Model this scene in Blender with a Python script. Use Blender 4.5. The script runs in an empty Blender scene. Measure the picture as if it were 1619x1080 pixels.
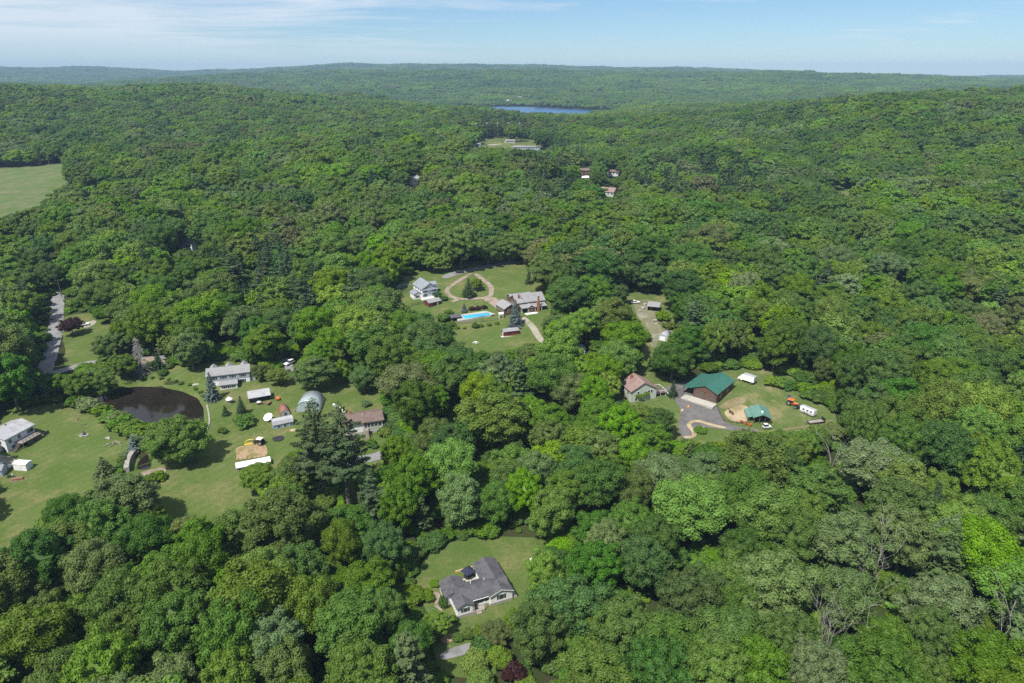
import bpy, bmesh, math, random
import numpy as np
from mathutils import Vector, Matrix
from mathutils.geometry import delaunay_2d_cdt

SC = bpy.context.scene
COL = SC.collection

# ------------------------------------------------------------------ camera
CAM_Z = 115.0
PITCH = math.radians(21.4)
FPX = 1079.0           # focal length in pixels of the 1619 px wide photograph
SP, CP = math.sin(PITCH), math.cos(PITCH)
cam_data = bpy.data.cameras.new('camera')
cam_data.sensor_width = 36.0
cam_data.lens = 36.0*FPX/1619.0
cam_data.clip_start = 1.0
cam_data.clip_end = 40000.0
cam = bpy.data.objects.new('camera', cam_data)
cam.location = (0, 0, CAM_Z)
cam.rotation_euler = (math.pi/2-PITCH, 0, 0)
COL.objects.link(cam)
SC.camera = cam

# ------------------------------------------------------------------ sky and sun
SUN_DIR = Vector((-0.32, -0.44, 0.84)).normalized()
SUN_EL = math.asin(SUN_DIR.z)
SUN_AZ = math.atan2(SUN_DIR.x, SUN_DIR.y)
world = bpy.data.worlds.new('World')
SC.world = world
world.use_nodes = True
wn, wl = world.node_tree.nodes, world.node_tree.links
wn.clear()
w_out = wn.new('ShaderNodeOutputWorld')
w_bg = wn.new('ShaderNodeBackground')
w_bg.inputs['Strength'].default_value = 0.088
w_sky = wn.new('ShaderNodeTexSky')
w_sky.sky_type = 'NISHITA'
w_sky.sun_disc = False
w_sky.sun_elevation = SUN_EL
w_sky.sun_rotation = SUN_AZ
w_sky.altitude = 300
w_sky.air_density = 1.0
w_sky.dust_density = 0.05
w_sky.ozone_density = 5.0
# thin high cirrus, laid on a flat layer far above the whole place
w_tc = wn.new('ShaderNodeTexCoord')
w_sep = wn.new('ShaderNodeSeparateXYZ')
wl.new(w_tc.outputs['Generated'], w_sep.inputs[0])
def wmath(op, a, b=None, clamp=False):
    n = wn.new('ShaderNodeMath'); n.operation = op; n.use_clamp = clamp
    for i, v in enumerate((a, b)):
        if v is None: continue
        if isinstance(v, (int, float)): n.inputs[i].default_value = v
        else: wl.new(v, n.inputs[i])
    return n.outputs[0]
w_z = wmath('MAXIMUM', wmath('ADD', w_sep.outputs['Z'], 0.035), 0.02)
w_cmb = wn.new('ShaderNodeCombineXYZ')
wl.new(wmath('DIVIDE', w_sep.outputs['X'], w_z), w_cmb.inputs[0])
wl.new(wmath('DIVIDE', w_sep.outputs['Y'], w_z), w_cmb.inputs[1])
def wnoise(scale, detail, rough, loc, sc):
    m = wn.new('ShaderNodeMapping')
    m.inputs['Location'].default_value = loc; m.inputs['Scale'].default_value = sc
    wl.new(w_cmb.outputs[0], m.inputs[0])
    n = wn.new('ShaderNodeTexNoise')
    n.inputs['Scale'].default_value = scale; n.inputs['Detail'].default_value = detail
    n.inputs['Roughness'].default_value = rough; n.inputs['Distortion'].default_value = 0.6
    wl.new(m.outputs[0], n.inputs['Vector'])
    return n.outputs[0]
n_small = wnoise(1.0, 7, 0.66, (3.1, 1.7, 0), (0.42, 0.75, 1))
n_big = wnoise(1.0, 2, 0.5, (8.4, 5.2, 0), (0.16, 0.10, 1))
w_cl = wmath('MULTIPLY', wmath('SUBTRACT', wmath('ADD', n_small, wmath('MULTIPLY', n_big, 1.3)), wmath('ADD', wmath('MULTIPLY', w_sep.outputs['X'], 0.20), 1.02)), 3.0, clamp=True)
w_fade = wmath('MULTIPLY', wmath('SUBTRACT', w_sep.outputs['Z'], 0.008), 26.0, clamp=True)
w_cl = wmath('MULTIPLY', wmath('MULTIPLY', w_cl, w_fade), 0.8)
w_mix = wn.new('ShaderNodeMix'); w_mix.data_type = 'RGBA'
wl.new(w_cl, w_mix.inputs['Factor'])
w_tint = wn.new('ShaderNodeMix'); w_tint.data_type = 'RGBA'; w_tint.blend_type = 'MULTIPLY'; w_tint.inputs['Factor'].default_value = 1.0
wl.new(w_sky.outputs[0], w_tint.inputs['A']); w_tint.inputs['B'].default_value = (0.75, 0.88, 0.99, 1)
wl.new(w_tint.outputs['Result'], w_mix.inputs['A'])
w_mix.inputs['B'].default_value = (7.0, 7.6, 8.2, 1)
wl.new(w_mix.outputs['Result'], w_bg.inputs['Color'])
wl.new(w_bg.outputs[0], w_out.inputs['Surface'])

sun_data = bpy.data.lights.new('sun', 'SUN')
sun_data.energy = 4.9
sun_data.angle = math.radians(0.53)
sun_data.color = (1.0, 0.96, 0.89)
sun = bpy.data.objects.new('sun', sun_data)
sun.rotation_euler = SUN_DIR.to_track_quat('Z', 'Y').to_euler()
sun.location = (-200, -100, 600)
COL.objects.link(sun)

# ------------------------------------------------------------------ exposure and render settings
SC.render.engine = 'CYCLES'
SC.view_settings.view_transform = 'Standard'
SC.view_settings.look = 'None'
SC.view_settings.exposure = 0.40
SC.view_settings.gamma = 1.0
SC.view_settings.use_curve_mapping = False
SC.cycles.max_bounces = 4
SC.cycles.diffuse_bounces = 2
SC.cycles.glossy_bounces = 2
SC.cycles.transmission_bounces = 3
SC.cycles.transparent_max_bounces = 4
SC.cycles.volume_bounces = 0
SC.cycles.use_adaptive_sampling = True
SC.cycles.adaptive_threshold = 0.01
SC.cycles.use_denoising = False
SC.cycles.caustics_reflective = False
SC.cycles.caustics_refractive = False


# ------------------------------------------------------------------ terrain heights (thin plate spline through surveyed spots)
CTL = np.array([
 (0,-400,-14),(-600,-300,-10),(600,-300,-10),(0,0,-13),(-200,100,-12),(200,100,-12),(0,150,-11),(-150,190,-4),(150,190,-6),
 (-150,260,0),(0,235,-4),(150,240,-1),(0,300,2),(-200,330,4),(200,320,3),(-20,380,9),(300,400,9),(-350,400,10),
 (0,500,12),(250,600,20),(450,620,34),(-450,607,18),(-250,600,18),(0,700,17),(-800,800,40),(800,700,55),
 (520,1060,70),(800,1060,68),(1200,1100,62),(300,1000,38),(1600,1000,62),(0,900,17),(0,1195,16),
 (-1125,1600,86),(-750,1600,66),(-460,1600,52),(-150,1500,31),(60,1450,19),(-1800,1700,92),(-1100,1000,50),(-500,1000,34),
 (400,1600,26),(1000,1700,40),(1800,1800,55),
 (100,1900,7),(100,2300,5),(100,2650,6),(-300,2300,6),(450,2300,7),(-700,2300,25),(-1500,2300,50),(1000,2300,24),(1900,2300,40),
 (0,2850,14),(0,3500,62),(0,4500,122),(-900,4400,120),(-1370,4450,114),(-2460,4400,48),(1300,4450,114),(2045,4450,95),(3375,4450,62),(-3600,4400,60),(1500,3400,58),(-1500,3400,52),(-3000,3200,50),(3000,3200,48),
 (600,3400,64),(0,5600,70),(-2500,5600,50),(2500,5600,60),(300,6800,172),(-800,6800,180),(-1760,6800,172),(-2300,6800,128),(600,6800,150),(1515,6800,142),(-3200,6800,114),(-5100,6800,165),(3090,6800,112),(5100,6800,76),(0,9500,50),(-8000,9000,60),(8000,9000,40),(-7000,4000,90),(7000,4000,50),
 (-3000,500,60),(3000,500,70),(-6000,-400,40),(6000,-400,40)], dtype=float)

def _phi(r2):
    return 0.5*r2*np.log(r2+1e-9)

def _solve():
    xy = CTL[:, :2]/1000.0; n = len(xy)
    r2 = ((xy[:, None, :]-xy[None, :, :])**2).sum(2)
    A = np.zeros((n+3, n+3)); A[:n, :n] = _phi(r2)+np.eye(n)*0.0004
    P = np.hstack([np.ones((n, 1)), xy]); A[:n, n:] = P; A[n:, :n] = P.T
    b = np.zeros(n+3); b[:n] = CTL[:, 2]
    return xy, np.linalg.solve(A, b)
_XY, _W = _solve()

def _tps(x, y):
    x = np.asarray(x, float)/1000.0; y = np.asarray(y, float)/1000.0
    out = _W[-3]+_W[-2]*x+_W[-1]*y
    for i in range(len(_XY)):
        out = out+_W[i]*_phi((x-_XY[i, 0])**2+(y-_XY[i, 1])**2)
    return out

def _vn(x, y, s, seed=0):
    """smooth value noise, -1..1"""
    x = np.asarray(x, float)/s+seed*17.31; y = np.asarray(y, float)/s+seed*9.77
    xi = np.floor(x); yi = np.floor(y); fx = x-xi; fy = y-yi
    fx = fx*fx*(3-2*fx); fy = fy*fy*(3-2*fy)
    def h(a, b):
        v = np.sin(a*127.1+b*311.7+seed*3.3)*43758.5453
        return (v-np.floor(v))*2-1
    return (h(xi, yi)*(1-fx)+h(xi+1, yi)*fx)*(1-fy)+(h(xi, yi+1)*(1-fx)+h(xi+1, yi+1)*fx)*fy

def in_poly(x, y, poly):
    x = np.asarray(x, float); y = np.asarray(y, float)
    r = np.zeros(x.shape, bool); n = len(poly)
    for i in range(n):
        x0, y0 = poly[i]; x1, y1 = poly[(i+1) % n]
        if y0 == y1: continue
        c = ((y0 > y) != (y1 > y)) & (x < (x1-x0)*(y-y0)/(y1-y0)+x0)
        r ^= c
    return r

def poly_dist(x, y, poly):
    """distance to the outline of a polygon"""
    x = np.asarray(x, float); y = np.asarray(y, float)
    d = np.full(x.shape, 1e9); n = len(poly)
    for i in range(n):
        ax, ay = poly[i]; bx, by = poly[(i+1) % n]
        dx, dy = bx-ax, by-ay
        t = np.clip(((x-ax)*dx+(y-ay)*dy)/(dx*dx+dy*dy+1e-9), 0, 1)
        d = np.minimum(d, np.hypot(x-ax-t*dx, y-ay-t*dy))
    return d

FLATS = []      # (polygon, level, margin, depth): ponds and the lake lie level in the terrain
def H(x, y):
    x = np.asarray(x, float); y = np.asarray(y, float)
    z = _tps(x, y)
    dd = np.hypot(x, y)
    far = np.clip((dd-400)/450, 0, 1)*(1-0.40*np.clip((dd-950)/400, 0, 1))
    z = z+far*(20*_vn(x, y, 300, 1)+9*_vn(x, y, 140, 2))
    far2 = np.clip((np.hypot(x, y)-2900)/1500, 0, 1)
    z = z+far2*(12*_vn(x, y, 900, 5)+10*_vn(x, y, 380, 6))
    for poly, lev, mar, dep in FLATS:
        d = poly_dist(x, y, poly); ins = in_poly(x, y, poly)
        w = np.where(ins, 1.0, np.clip(1-d/mar, 0, 1)); w = w*w*(3-2*w)
        z = z*(1-w)+(lev+0.35)*w
        z = np.where(ins, z-(dep+0.35)*np.clip(d/3.0, 0, 1), z)
    return z

def ray(px, py):
    u = (px-809.5)/FPX; v = (py-540.0)/FPX
    return u, CP-v*SP, -SP-v*CP

def at(px, py, dz=0.0):
    """the spot of the terrain (raised by dz) that the photograph shows at a pixel"""
    dx, dy, dz_ = ray(px, py)
    t = np.concatenate([np.arange(60, 900, 1.5), np.arange(900, 9000, 8.0)])
    z = CAM_Z+dz_*t-H(dx*t, dy*t)-dz
    i = int(np.argmax(z < 0))
    if z[i] >= 0: i = len(t)-1
    t0, t1 = t[max(i-1, 0)], t[i]
    z0, z1 = z[max(i-1, 0)], z[i]
    t1 = t0+(t1-t0)*float(z0/(z0-z1)) if z0 > 0 > z1 else t1
    return dx*t1, dy*t1

def atl(pts, dz=0.0):
    return [at(p[0], p[1], dz) for p in pts]

def proj(x, y, z):
    """world -> photograph pixel (arrays)"""
    x = np.asarray(x, float); y = np.asarray(y, float); z = np.asarray(z, float)-CAM_Z
    d = np.maximum(y*CP-z*SP, 1.0)
    return 809.5+FPX*x/d, 540.0-FPX*(y*SP+z*CP)/d, d

# ------------------------------------------------------------------ materials
def new_mat(name):
    m = bpy.data.materials.new(name); m.use_nodes = True
    nt = m.node_tree; nt.nodes.clear()
    o = nt.nodes.new('ShaderNodeOutputMaterial')
    return m, nt, o

class NT:
    """short hand for wiring nodes"""
    def __init__(s, nt): s.nt = nt
    def n(s, t, **kw):
        x = s.nt.nodes.new(t)
        for k, v in kw.items(): setattr(x, k, v)
        return x
    def l(s, a, b): s.nt.links.new(a, b)
    def put(s, sock, v):
        if hasattr(v, 'is_linked') or hasattr(v, 'links'): s.l(v, sock)
        else: sock.default_value = v
    def math(s, op, a, b=None, clamp=False):
        x = s.n('ShaderNodeMath', operation=op, use_clamp=clamp)
        s.put(x.inputs[0], a)
        if b is not None: s.put(x.inputs[1], b)
        return x.outputs[0]
    def mix(s, f, a, b, blend='MIX'):
        x = s.n('ShaderNodeMix', data_type='RGBA', blend_type=blend)
        s.put(x.inputs['Factor'], f); s.put(x.inputs['A'], a); s.put(x.inputs['B'], b)
        return x.outputs['Result']
    def noise(s, vec, scale, detail=3, rough=0.55):
        x = s.n('ShaderNodeTexNoise')
        x.inputs['Scale'].default_value = scale; x.inputs['Detail'].default_value = detail; x.inputs['Roughness'].default_value = rough
        s.l(vec, x.inputs['Vector'])
        return x.outputs[0]
    def ramp(s, f, lo, hi):
        x = s.n('ShaderNodeMapRange', interpolation_type='SMOOTHSTEP')
        s.put(x.inputs[0], f); x.inputs[1].default_value = lo; x.inputs[2].default_value = hi
        return x.outputs[0]

def c4(c): return (c[0], c[1], c[2], 1.0)

def surf(name, col, col2=None, scale=0.5, rough=0.8, spec=0.3, bump=0.0, bscale=2.0, metal=0.0, col3=None, scale3=0.08, lines=None, coords='Object'):
    """a plain weathered surface: two colours in soft noise, a third in large patches, fine relief; lines = (axis, period, depth) ribs or boards"""
    m, nt, o = new_mat(name); N = NT(nt)
    b = N.n('ShaderNodeBsdfPrincipled')
    tc = N.n('ShaderNodeTexCoord'); v = tc.outputs['Object']
    if coords == 'World':
        v = N.n('ShaderNodeNewGeometry').outputs['Position']
    c = c4(col)
    if col2 is not None:
        c = N.mix(N.ramp(N.noise(v, scale, 5, 0.65), 0.32, 0.68), c, c4(col2))
    if col3 is not None:
        c = N.mix(N.ramp(N.noise(v, scale3, 4, 0.6), 0.47, 0.66), c, c4(col3))
    height = None
    if bump: height = N.math('MULTIPLY', N.noise(v, bscale, 4, 0.6), bump)
    if lines:
        sp = N.n('ShaderNodeSeparateXYZ'); N.l(v, sp.inputs[0])
        s_ = N.math('FRACT', N.math('DIVIDE', sp.outputs[lines[0]], lines[1]))
        g = N.math('LESS_THAN', s_, 0.14)
        c = N.mix(N.math('MULTIPLY', g, lines[2]), c, c4([k*0.45 for k in col]))
        hh = N.math('MULTIPLY', g, -0.05)
        height = hh if height is None else N.math('ADD', height, hh)
    N.put(b.inputs['Base Color'], c)
    b.inputs['Roughness'].default_value = rough; b.inputs['Metallic'].default_value = metal
    b.inputs['Specular IOR Level'].default_value = spec
    if height is not None:
        bp = N.n('ShaderNodeBump'); bp.inputs['Strength'].default_value = 0.6; bp.inputs['Distance'].default_value = 1.0
        N.l(height, bp.inputs['Height']); N.l(bp.outputs[0], b.inputs['Normal'])
    N.l(b.outputs[0], o.inputs['Surface'])
    return m

def leaf_mat(name, trans=0.27, island=0.32, gloss=0.25):
    """foliage: the object's own colour, a little different on each spray and on each tree"""
    m, nt, o = new_mat(name); N = NT(nt)
    oi = N.n('ShaderNodeObjectInfo'); ge = N.n('ShaderNodeNewGeometry'); tc = N.n('ShaderNodeTexCoord')
    r = ge.outputs['Random Per Island']
    val = N.math('ADD', N.math('MULTIPLY', r, island), 1.0-island*0.5)
    nz = N.noise(tc.outputs['Object'], 0.45, 2, 0.5)
    val = N.math('MULTIPLY', val, N.math('ADD', N.math('MULTIPLY', nz, 0.7), 0.65))
    val = N.math('MULTIPLY', val, N.math('ADD', N.math('MULTIPLY', oi.outputs['Random'], 0.38), 0.81))
    h = N.n('ShaderNodeHueSaturation')
    N.l(N.math('ADD', N.math('MULTIPLY', N.math('FRACT', N.math('MULTIPLY', oi.outputs['Random'], 7.31)), 0.034), 0.483), h.inputs['Hue'])
    N.l(N.math('ADD', N.math('MULTIPLY', N.math('FRACT', N.math('MULTIPLY', oi.outputs['Random'], 13.7)), 0.22), 0.87), h.inputs['Saturation'])
    N.l(val, h.inputs['Value'])
    at_ = N.n('ShaderNodeAttribute', attribute_type='INSTANCER', attribute_name='tint'); N.l(at_.outputs['Color'], h.inputs['Color'])
    b = N.n('ShaderNodeBsdfPrincipled')
    N.l(h.outputs[0], b.inputs['Base Color'])
    b.inputs['Roughness'].default_value = 0.55; b.inputs['Specular IOR Level'].default_value = gloss
    t = N.n('ShaderNodeBsdfTranslucent')
    tcx = N.mix(1.0, h.outputs[0], (1.25, 1.35, 0.55, 1), 'MULTIPLY')
    N.l(tcx, t.inputs['Color'])
    mx = N.n('ShaderNodeMixShader'); mx.inputs[0].default_value = trans
    N.l(b.outputs[0], mx.inputs[1]); N.l(t.outputs[0], mx.inputs[2])
    N.l(mx.outputs[0], o.inputs['Surface'])
    return m

M = {}
M['leaf'] = leaf_mat('leaf')
M['needle'] = leaf_mat('needle', 0.10, 0.5, 0.2)
M['bark'] = surf('bark', (0.12, 0.10, 0.08), (0.20, 0.18, 0.15), 1.2, 0.9, 0.1, 0.3, 4)
M['deadwood'] = surf('deadwood', (0.36, 0.34, 0.31), (0.24, 0.22, 0.20), 1.5, 0.85, 0.1)
M['forest_floor'] = surf('forest_floor', (0.028, 0.052, 0.012), (0.046, 0.040, 0.022), 0.35, 0.95, 0.05, 0.5, 0.7, coords='World', col3=(0.045, 0.075, 0.018), scale3=0.02)

def lawn_mat(name, a, b, dry, dry_amt=0.5, stripe=None):
    m, nt, o = new_mat(name); N = NT(nt)
    g = N.n('ShaderNodeNewGeometry'); v = g.outputs['Position']
    c = N.mix(N.ramp(N.noise(v, 0.09, 5, 0.65), 0.3, 0.7), c4(a), c4(b))
    c = N.mix(N.math('MULTIPLY', N.ramp(N.noise(v, 0.06, 7, 0.75), 0.46, 0.66), dry_amt), c, c4(dry))
    c = N.mix(N.math('MULTIPLY', N.ramp(N.noise(v, 1.4, 5, 0.75), 0.38, 0.72), 0.6), c, c4([k*0.62 for k in a]))
    c = N.mix(N.math('MULTIPLY', N.ramp(N.noise(v, 0.45, 4, 0.7), 0.56, 0.70), 0.5*dry_amt), c, c4(dry))
    if stripe:
        mp = N.n('ShaderNodeMapping'); mp.inputs['Rotation'].default_value = (0, 0, stripe[0]); N.l(v, mp.inputs[0])
        w = N.n('ShaderNodeTexWave'); w.inputs['Scale'].default_value = stripe[1]; w.inputs['Distortion'].default_value = 1.2; w.inputs['Detail'].default_value = 2
        N.l(mp.outputs[0], w.inputs['Vector'])
        c = N.mix(N.math('MULTIPLY', w.outputs['Fac'], 0.22), c, c4([k*0.72 for k in a]))
    bs = N.n('ShaderNodeBsdfPrincipled'); N.l(c, bs.inputs['Base Color'])
    bs.inputs['Roughness'].default_value = 0.9; bs.inputs['Specular IOR Level'].default_value = 0.1
    bp = N.n('ShaderNodeBump'); bp.inputs['Strength'].default_value = 0.5; bp.inputs['Distance'].default_value = 0.3
    N.l(N.noise(v, 2.2, 4, 0.7), bp.inputs['Height']); N.l(bp.outputs[0], bs.inputs['Normal'])
    N.l(bs.outputs[0], o.inputs['Surface'])
    return m

M['lawn'] = lawn_mat('lawn', (0.080, 0.126, 0.026), (0.112, 0.152, 0.042), (0.20, 0.18, 0.08), 0.85, (0.6, 0.10))
M['lawn_ranch'] = lawn_mat('lawn_ranch', (0.075, 0.122, 0.026), (0.100, 0.140, 0.038), (0.20, 0.18, 0.075), 0.75)
M['paddock'] = lawn_mat('paddock', (0.078, 0.125, 0.028), (0.110, 0.142, 0.045), (0.26, 0.22, 0.11), 0.9)
M['meadow'] = lawn_mat('meadow', (0.085, 0.135, 0.035), (0.12, 0.155, 0.055), (0.19, 0.17, 0.10), 0.9)
M['rough_yard'] = lawn_mat('rough_yard', (0.14, 0.14, 0.07), (0.20, 0.19, 0.12), (0.36, 0.33, 0.27), 1.0)
M['worn_grass'] = lawn_mat('worn_grass', (0.16, 0.14, 0.06), (0.22, 0.18, 0.10), (0.32, 0.26, 0.16), 0.8)
M['asphalt'] = surf('asphalt', (0.115, 0.105, 0.10), (0.15, 0.14, 0.135), 0.35, 0.85, 0.3, 0.1, 3, col3=(0.09, 0.085, 0.085), scale3=0.15, coords='World')
M['road'] = surf('road', (0.20, 0.195, 0.20), (0.24, 0.235, 0.235), 0.3, 0.85, 0.3, 0.1, 3, col3=(0.16, 0.16, 0.16), scale3=0.2, coords='World')
M['gravel_pink'] = surf('gravel_pink', (0.25, 0.20, 0.16), (0.33, 0.27, 0.22), 0.6, 0.9, 0.1, 0.3, 3, col3=(0.17, 0.15, 0.09), scale3=0.25, coords='World')
M['gravel_pale'] = surf('gravel_pale', (0.28, 0.26, 0.21), (0.36, 0.34, 0.28), 0.5, 0.9, 0.1, 0.3, 3, col3=(0.20, 0.21, 0.11), scale3=0.12, coords='World')
M['sand'] = surf('sand', (0.34, 0.27, 0.165), (0.41, 0.33, 0.215), 0.5, 0.95, 0.1, 0.3, 2, col3=(0.24, 0.19, 0.10), scale3=0.15, coords='World')
M['soil'] = surf('soil', (0.30, 0.20, 0.12), (0.38, 0.27, 0.17), 0.9, 0.95, 0.1, 0.4, 2, col3=(0.20, 0.17, 0.07), scale3=0.35, coords='World')
M['concrete'] = surf('concrete', (0.36, 0.34, 0.29), (0.44, 0.42, 0.37), 0.6, 0.85, 0.3, 0.05, 4)
M['stone'] = surf('stone', (0.26, 0.25, 0.22), (0.38, 0.36, 0.33), 1.1, 0.9, 0.2, 0.6, 1.5)

def water_mat(name, col, rough, bump, scale):
    m, nt, o = new_mat(name); N = NT(nt)
    g = N.n('ShaderNodeNewGeometry'); v = g.outputs['Position']
    b = N.n('ShaderNodeBsdfPrincipled')
    c = N.mix(N.ramp(N.noise(v, 0.06, 3, 0.6), 0.4, 0.7), c4(col), c4([k*1.6 for k in col]))
    N.l(c, b.inputs['Base Color'])
    b.inputs['Roughness'].default_value = rough; b.inputs['IOR'].default_value = 1.33; b.inputs['Specular IOR Level'].default_value = 0.5
    bp = N.n('ShaderNodeBump'); bp.inputs['Strength'].default_value = bump; bp.inputs['Distance'].default_value = 0.2
    N.l(N.noise(v, scale, 3, 0.6), bp.inputs['Height']); N.l(bp.outputs[0], b.inputs['Normal'])
    N.l(b.outputs[0], o.inputs['Surface'])
    return m
M['pond_water'] = water_mat('pond_water', (0.014, 0.011, 0.008), 0.06, 0.05, 0.6)
M['lake_water'] = water_mat('lake_water', (0.03, 0.09, 0.20), 0.25, 0.2, 0.02)
M['pool_water'] = water_mat('pool_water', (0.05, 0.36, 0.60), 0.08, 0.15, 1.2)

# ------------------------------------------------------------------ mesh helpers
def mesh_np(name, verts, quads=None, tris=None, mats=(), mat_idx=None, smooth=False):
    """a mesh straight from numpy arrays"""
    me = bpy.data.meshes.new(name)
    verts = np.asarray(verts, np.float32)
    nq = 0 if quads is None else len(quads); ntr = 0 if tris is None else len(tris)
    me.vertices.add(len(verts)); me.vertices.foreach_set('co', verts.ravel())
    loops = np.concatenate([np.asarray(quads, np.int32).ravel() if nq else np.zeros(0, np.int32), np.asarray(tris, np.int32).ravel() if ntr else np.zeros(0, np.int32)])
    starts = np.concatenate([np.arange(nq)*4, nq*4+np.arange(ntr)*3]).astype(np.int32)
    me.loops.add(len(loops)); me.loops.foreach_set('vertex_index', loops)
    me.polygons.add(nq+ntr); me.polygons.foreach_set('loop_start', starts)
    for mt in mats: me.materials.append(mt)
    if mat_idx is not None: me.polygons.foreach_set('material_index', np.asarray(mat_idx, np.int32))
    me.polygons.foreach_set('use_smooth', np.full(nq+ntr, smooth))
    me.update(calc_edges=True)
    return me

class MB:
    """collects shapes of one part, then becomes ONE mesh object"""
    def __init__(s): s.v = []; s.f = []; s.m = []; s.mats = []
    def _mi(s, mat):
        if mat not in s.mats: s.mats.append(mat)
        return s.mats.index(mat)
    def add(s, vs, fs, mat):
        b = len(s.v); s.v += [tuple(p) for p in vs]; i = s._mi(mat)
        for f in fs: s.f.append(tuple(b+k for k in f)); s.m.append(i)
        return s
    def box(s, x0, x1, y0, y1, z0, z1, mat, rz=0.0, c=None):
        vs = [(x, y, z) for z in (z0, z1) for x, y in ((x0, y0), (x1, y0), (x1, y1), (x0, y1))]
        if rz:
            cx, cy = c or ((x0+x1)/2, (y0+y1)/2); k, q = math.cos(rz), math.sin(rz)
            vs = [(cx+(x-cx)*k-(y-cy)*q, cy+(x-cx)*q+(y-cy)*k, z) for x, y, z in vs]
        return s.add(vs, [(3, 2, 1, 0), (4, 5, 6, 7), (0, 1, 5, 4), (1, 2, 6, 5), (2, 3, 7, 6), (3, 0, 4, 7)], mat)
    def prism(s, prof, a0, a1, mat, axis='x'):
        """profile of (across, z) points pushed along an axis"""
        n = len(prof); out = []
        for a in (a0, a1):
            for q, z in prof: out.append((a, q, z) if axis == 'x' else (q, a, z))
        fs = [tuple(range(n-1, -1, -1)), tuple(range(n, 2*n))]+[(i, (i+1) % n, n+(i+1) % n, n+i) for i in range(n)]
        return s.add(out, fs, mat)
    def tube(s, pts, rad, mat, n=6, cap=True):
        pts = [Vector(p) for p in pts]; rad = rad if hasattr(rad, '__len__') else [rad]*len(pts)
        vs, fs = [], []
        for i, p in enumerate(pts):
            d = (pts[min(i+1, len(pts)-1)]-pts[max(i-1, 0)])
            d = d.normalized() if d.length > 1e-9 else Vector((0, 0, 1))
            a = d.orthogonal().normalized(); b = d.cross(a)
            for k in range(n):
                t = 2*math.pi*k/n; vs.append(p+(a*math.cos(t)+b*math.sin(t))*rad[i])
        for i in range(len(pts)-1):
            for k in range(n): fs.append((i*n+k, i*n+(k+1) % n, (i+1)*n+(k+1) % n, (i+1)*n+k))
        if cap: fs += [tuple(range(n-1, -1, -1)), tuple((len(pts)-1)*n+k for k in range(n))]
        return s.add(vs, fs, mat)
    def lathe(s, prof, mat, n=16, c=(0, 0)):
        """profile of (radius, z)"""
        vs = [(c[0]+r*math.cos(2*math.pi*k/n), c[1]+r*math.sin(2*math.pi*k/n), z) for r, z in prof for k in range(n)]
        fs = [(i*n+k, i*n+(k+1) % n, (i+1)*n+(k+1) % n, (i+1)*n+k) for i in range(len(prof)-1) for k in range(n)]
        fs += [tuple(range(n-1, -1, -1)), tuple((len(prof)-1)*n+k for k in range(n))]
        return s.add(vs, fs, mat)
    def ball(s, c, r, mat, n=10, m=6, rx=1, ry=1, rz=1):
        prof = [(max(0.02, math.sin(math.pi*i/m)), -math.cos(math.pi*i/m)) for i in range(m+1)]
        vs = [(c[0]+r*rx*q*math.cos(2*math.pi*k/n), c[1]+r*ry*q*math.sin(2*math.pi*k/n), c[2]+r*rz*z) for q, z in prof for k in range(n)]
        fs = [(i*n+k, i*n+(k+1) % n, (i+1)*n+(k+1) % n, (i+1)*n+k) for i in range(m) for k in range(n)]
        fs += [tuple(range(n-1, -1, -1)), tuple(m*n+k for k in range(n))]
        return s.add(vs, fs, mat)
    def mesh(s, name, smooth=False):
        me = bpy.data.meshes.new(name)
        me.from_pydata(s.v, [], s.f)
        for mt in s.mats: me.materials.append(mt)
        me.polygons.foreach_set('material_index', s.m)
        if smooth: me.polygons.foreach_set('use_smooth', [True]*len(s.f))
        me.update()
        return me
    def build(s, name, parent=None, smooth=False, loc=None):
        return obj(name, s.mesh(name, smooth), parent, loc)

def obj(name, me, parent=None, loc=None):
    o = bpy.data.objects.new(name, me); COL.objects.link(o)
    if parent is not None: o.parent = parent
    if loc is not None: o.location = loc
    return o

def tag(o, label, cat, group=None):
    o['label'] = label; o['category'] = cat
    if group: o['group'] = group
    return o

def thing(name, label, cat, loc=(0, 0, 0), rz=0.0, group=None):
    o = bpy.data.objects.new(name, None); COL.objects.link(o)
    o.location = loc; o.rotation_euler = (0, 0, rz); o.empty_display_size = 0.5
    return tag(o, label, cat, group)

def struct(o, kind='structure'):
    o['kind'] = kind
    return o

def copy_tree(o, parent=None):
    c = o.copy(); COL.objects.link(c); c.parent = parent
    for ch in o.children: copy_tree(ch, c)
    return c

def gz(x, y): return float(H(x, y))

# ------------------------------------------------------------------ water levels set into the terrain
POND = atl([(138, 626), (156, 616), (178, 607), (215, 602), (255, 603), (290, 611), (316, 624), (326, 642), (328, 668), (318, 690), (290, 700), (258, 694), (236, 676), (206, 658), (172, 642)])
BASIN = atl([(206, 741), (209, 724), (222, 709), (234, 705), (246, 714), (246, 736), (226, 744)])
LAKE = [(-370, 2420), (-190, 2500), (-70, 2600), (10, 2640), (85, 2560), (170, 2440), (240, 2360), (310, 2290), (290, 1985), (170, 1930), (10, 1940), (-200, 2050)]
POND_Z = gz(*at(250, 640))-0.9
BASIN_Z = POND_Z-3.0
LAKE_Z = 5.0
FLATS.append((POND, POND_Z, 9.0, 0.9))
FLATS.append((BASIN, BASIN_Z, 4.0, 0.5))
FLATS.append((LAKE, LAKE_Z, 90.0, 1.5))

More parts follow.
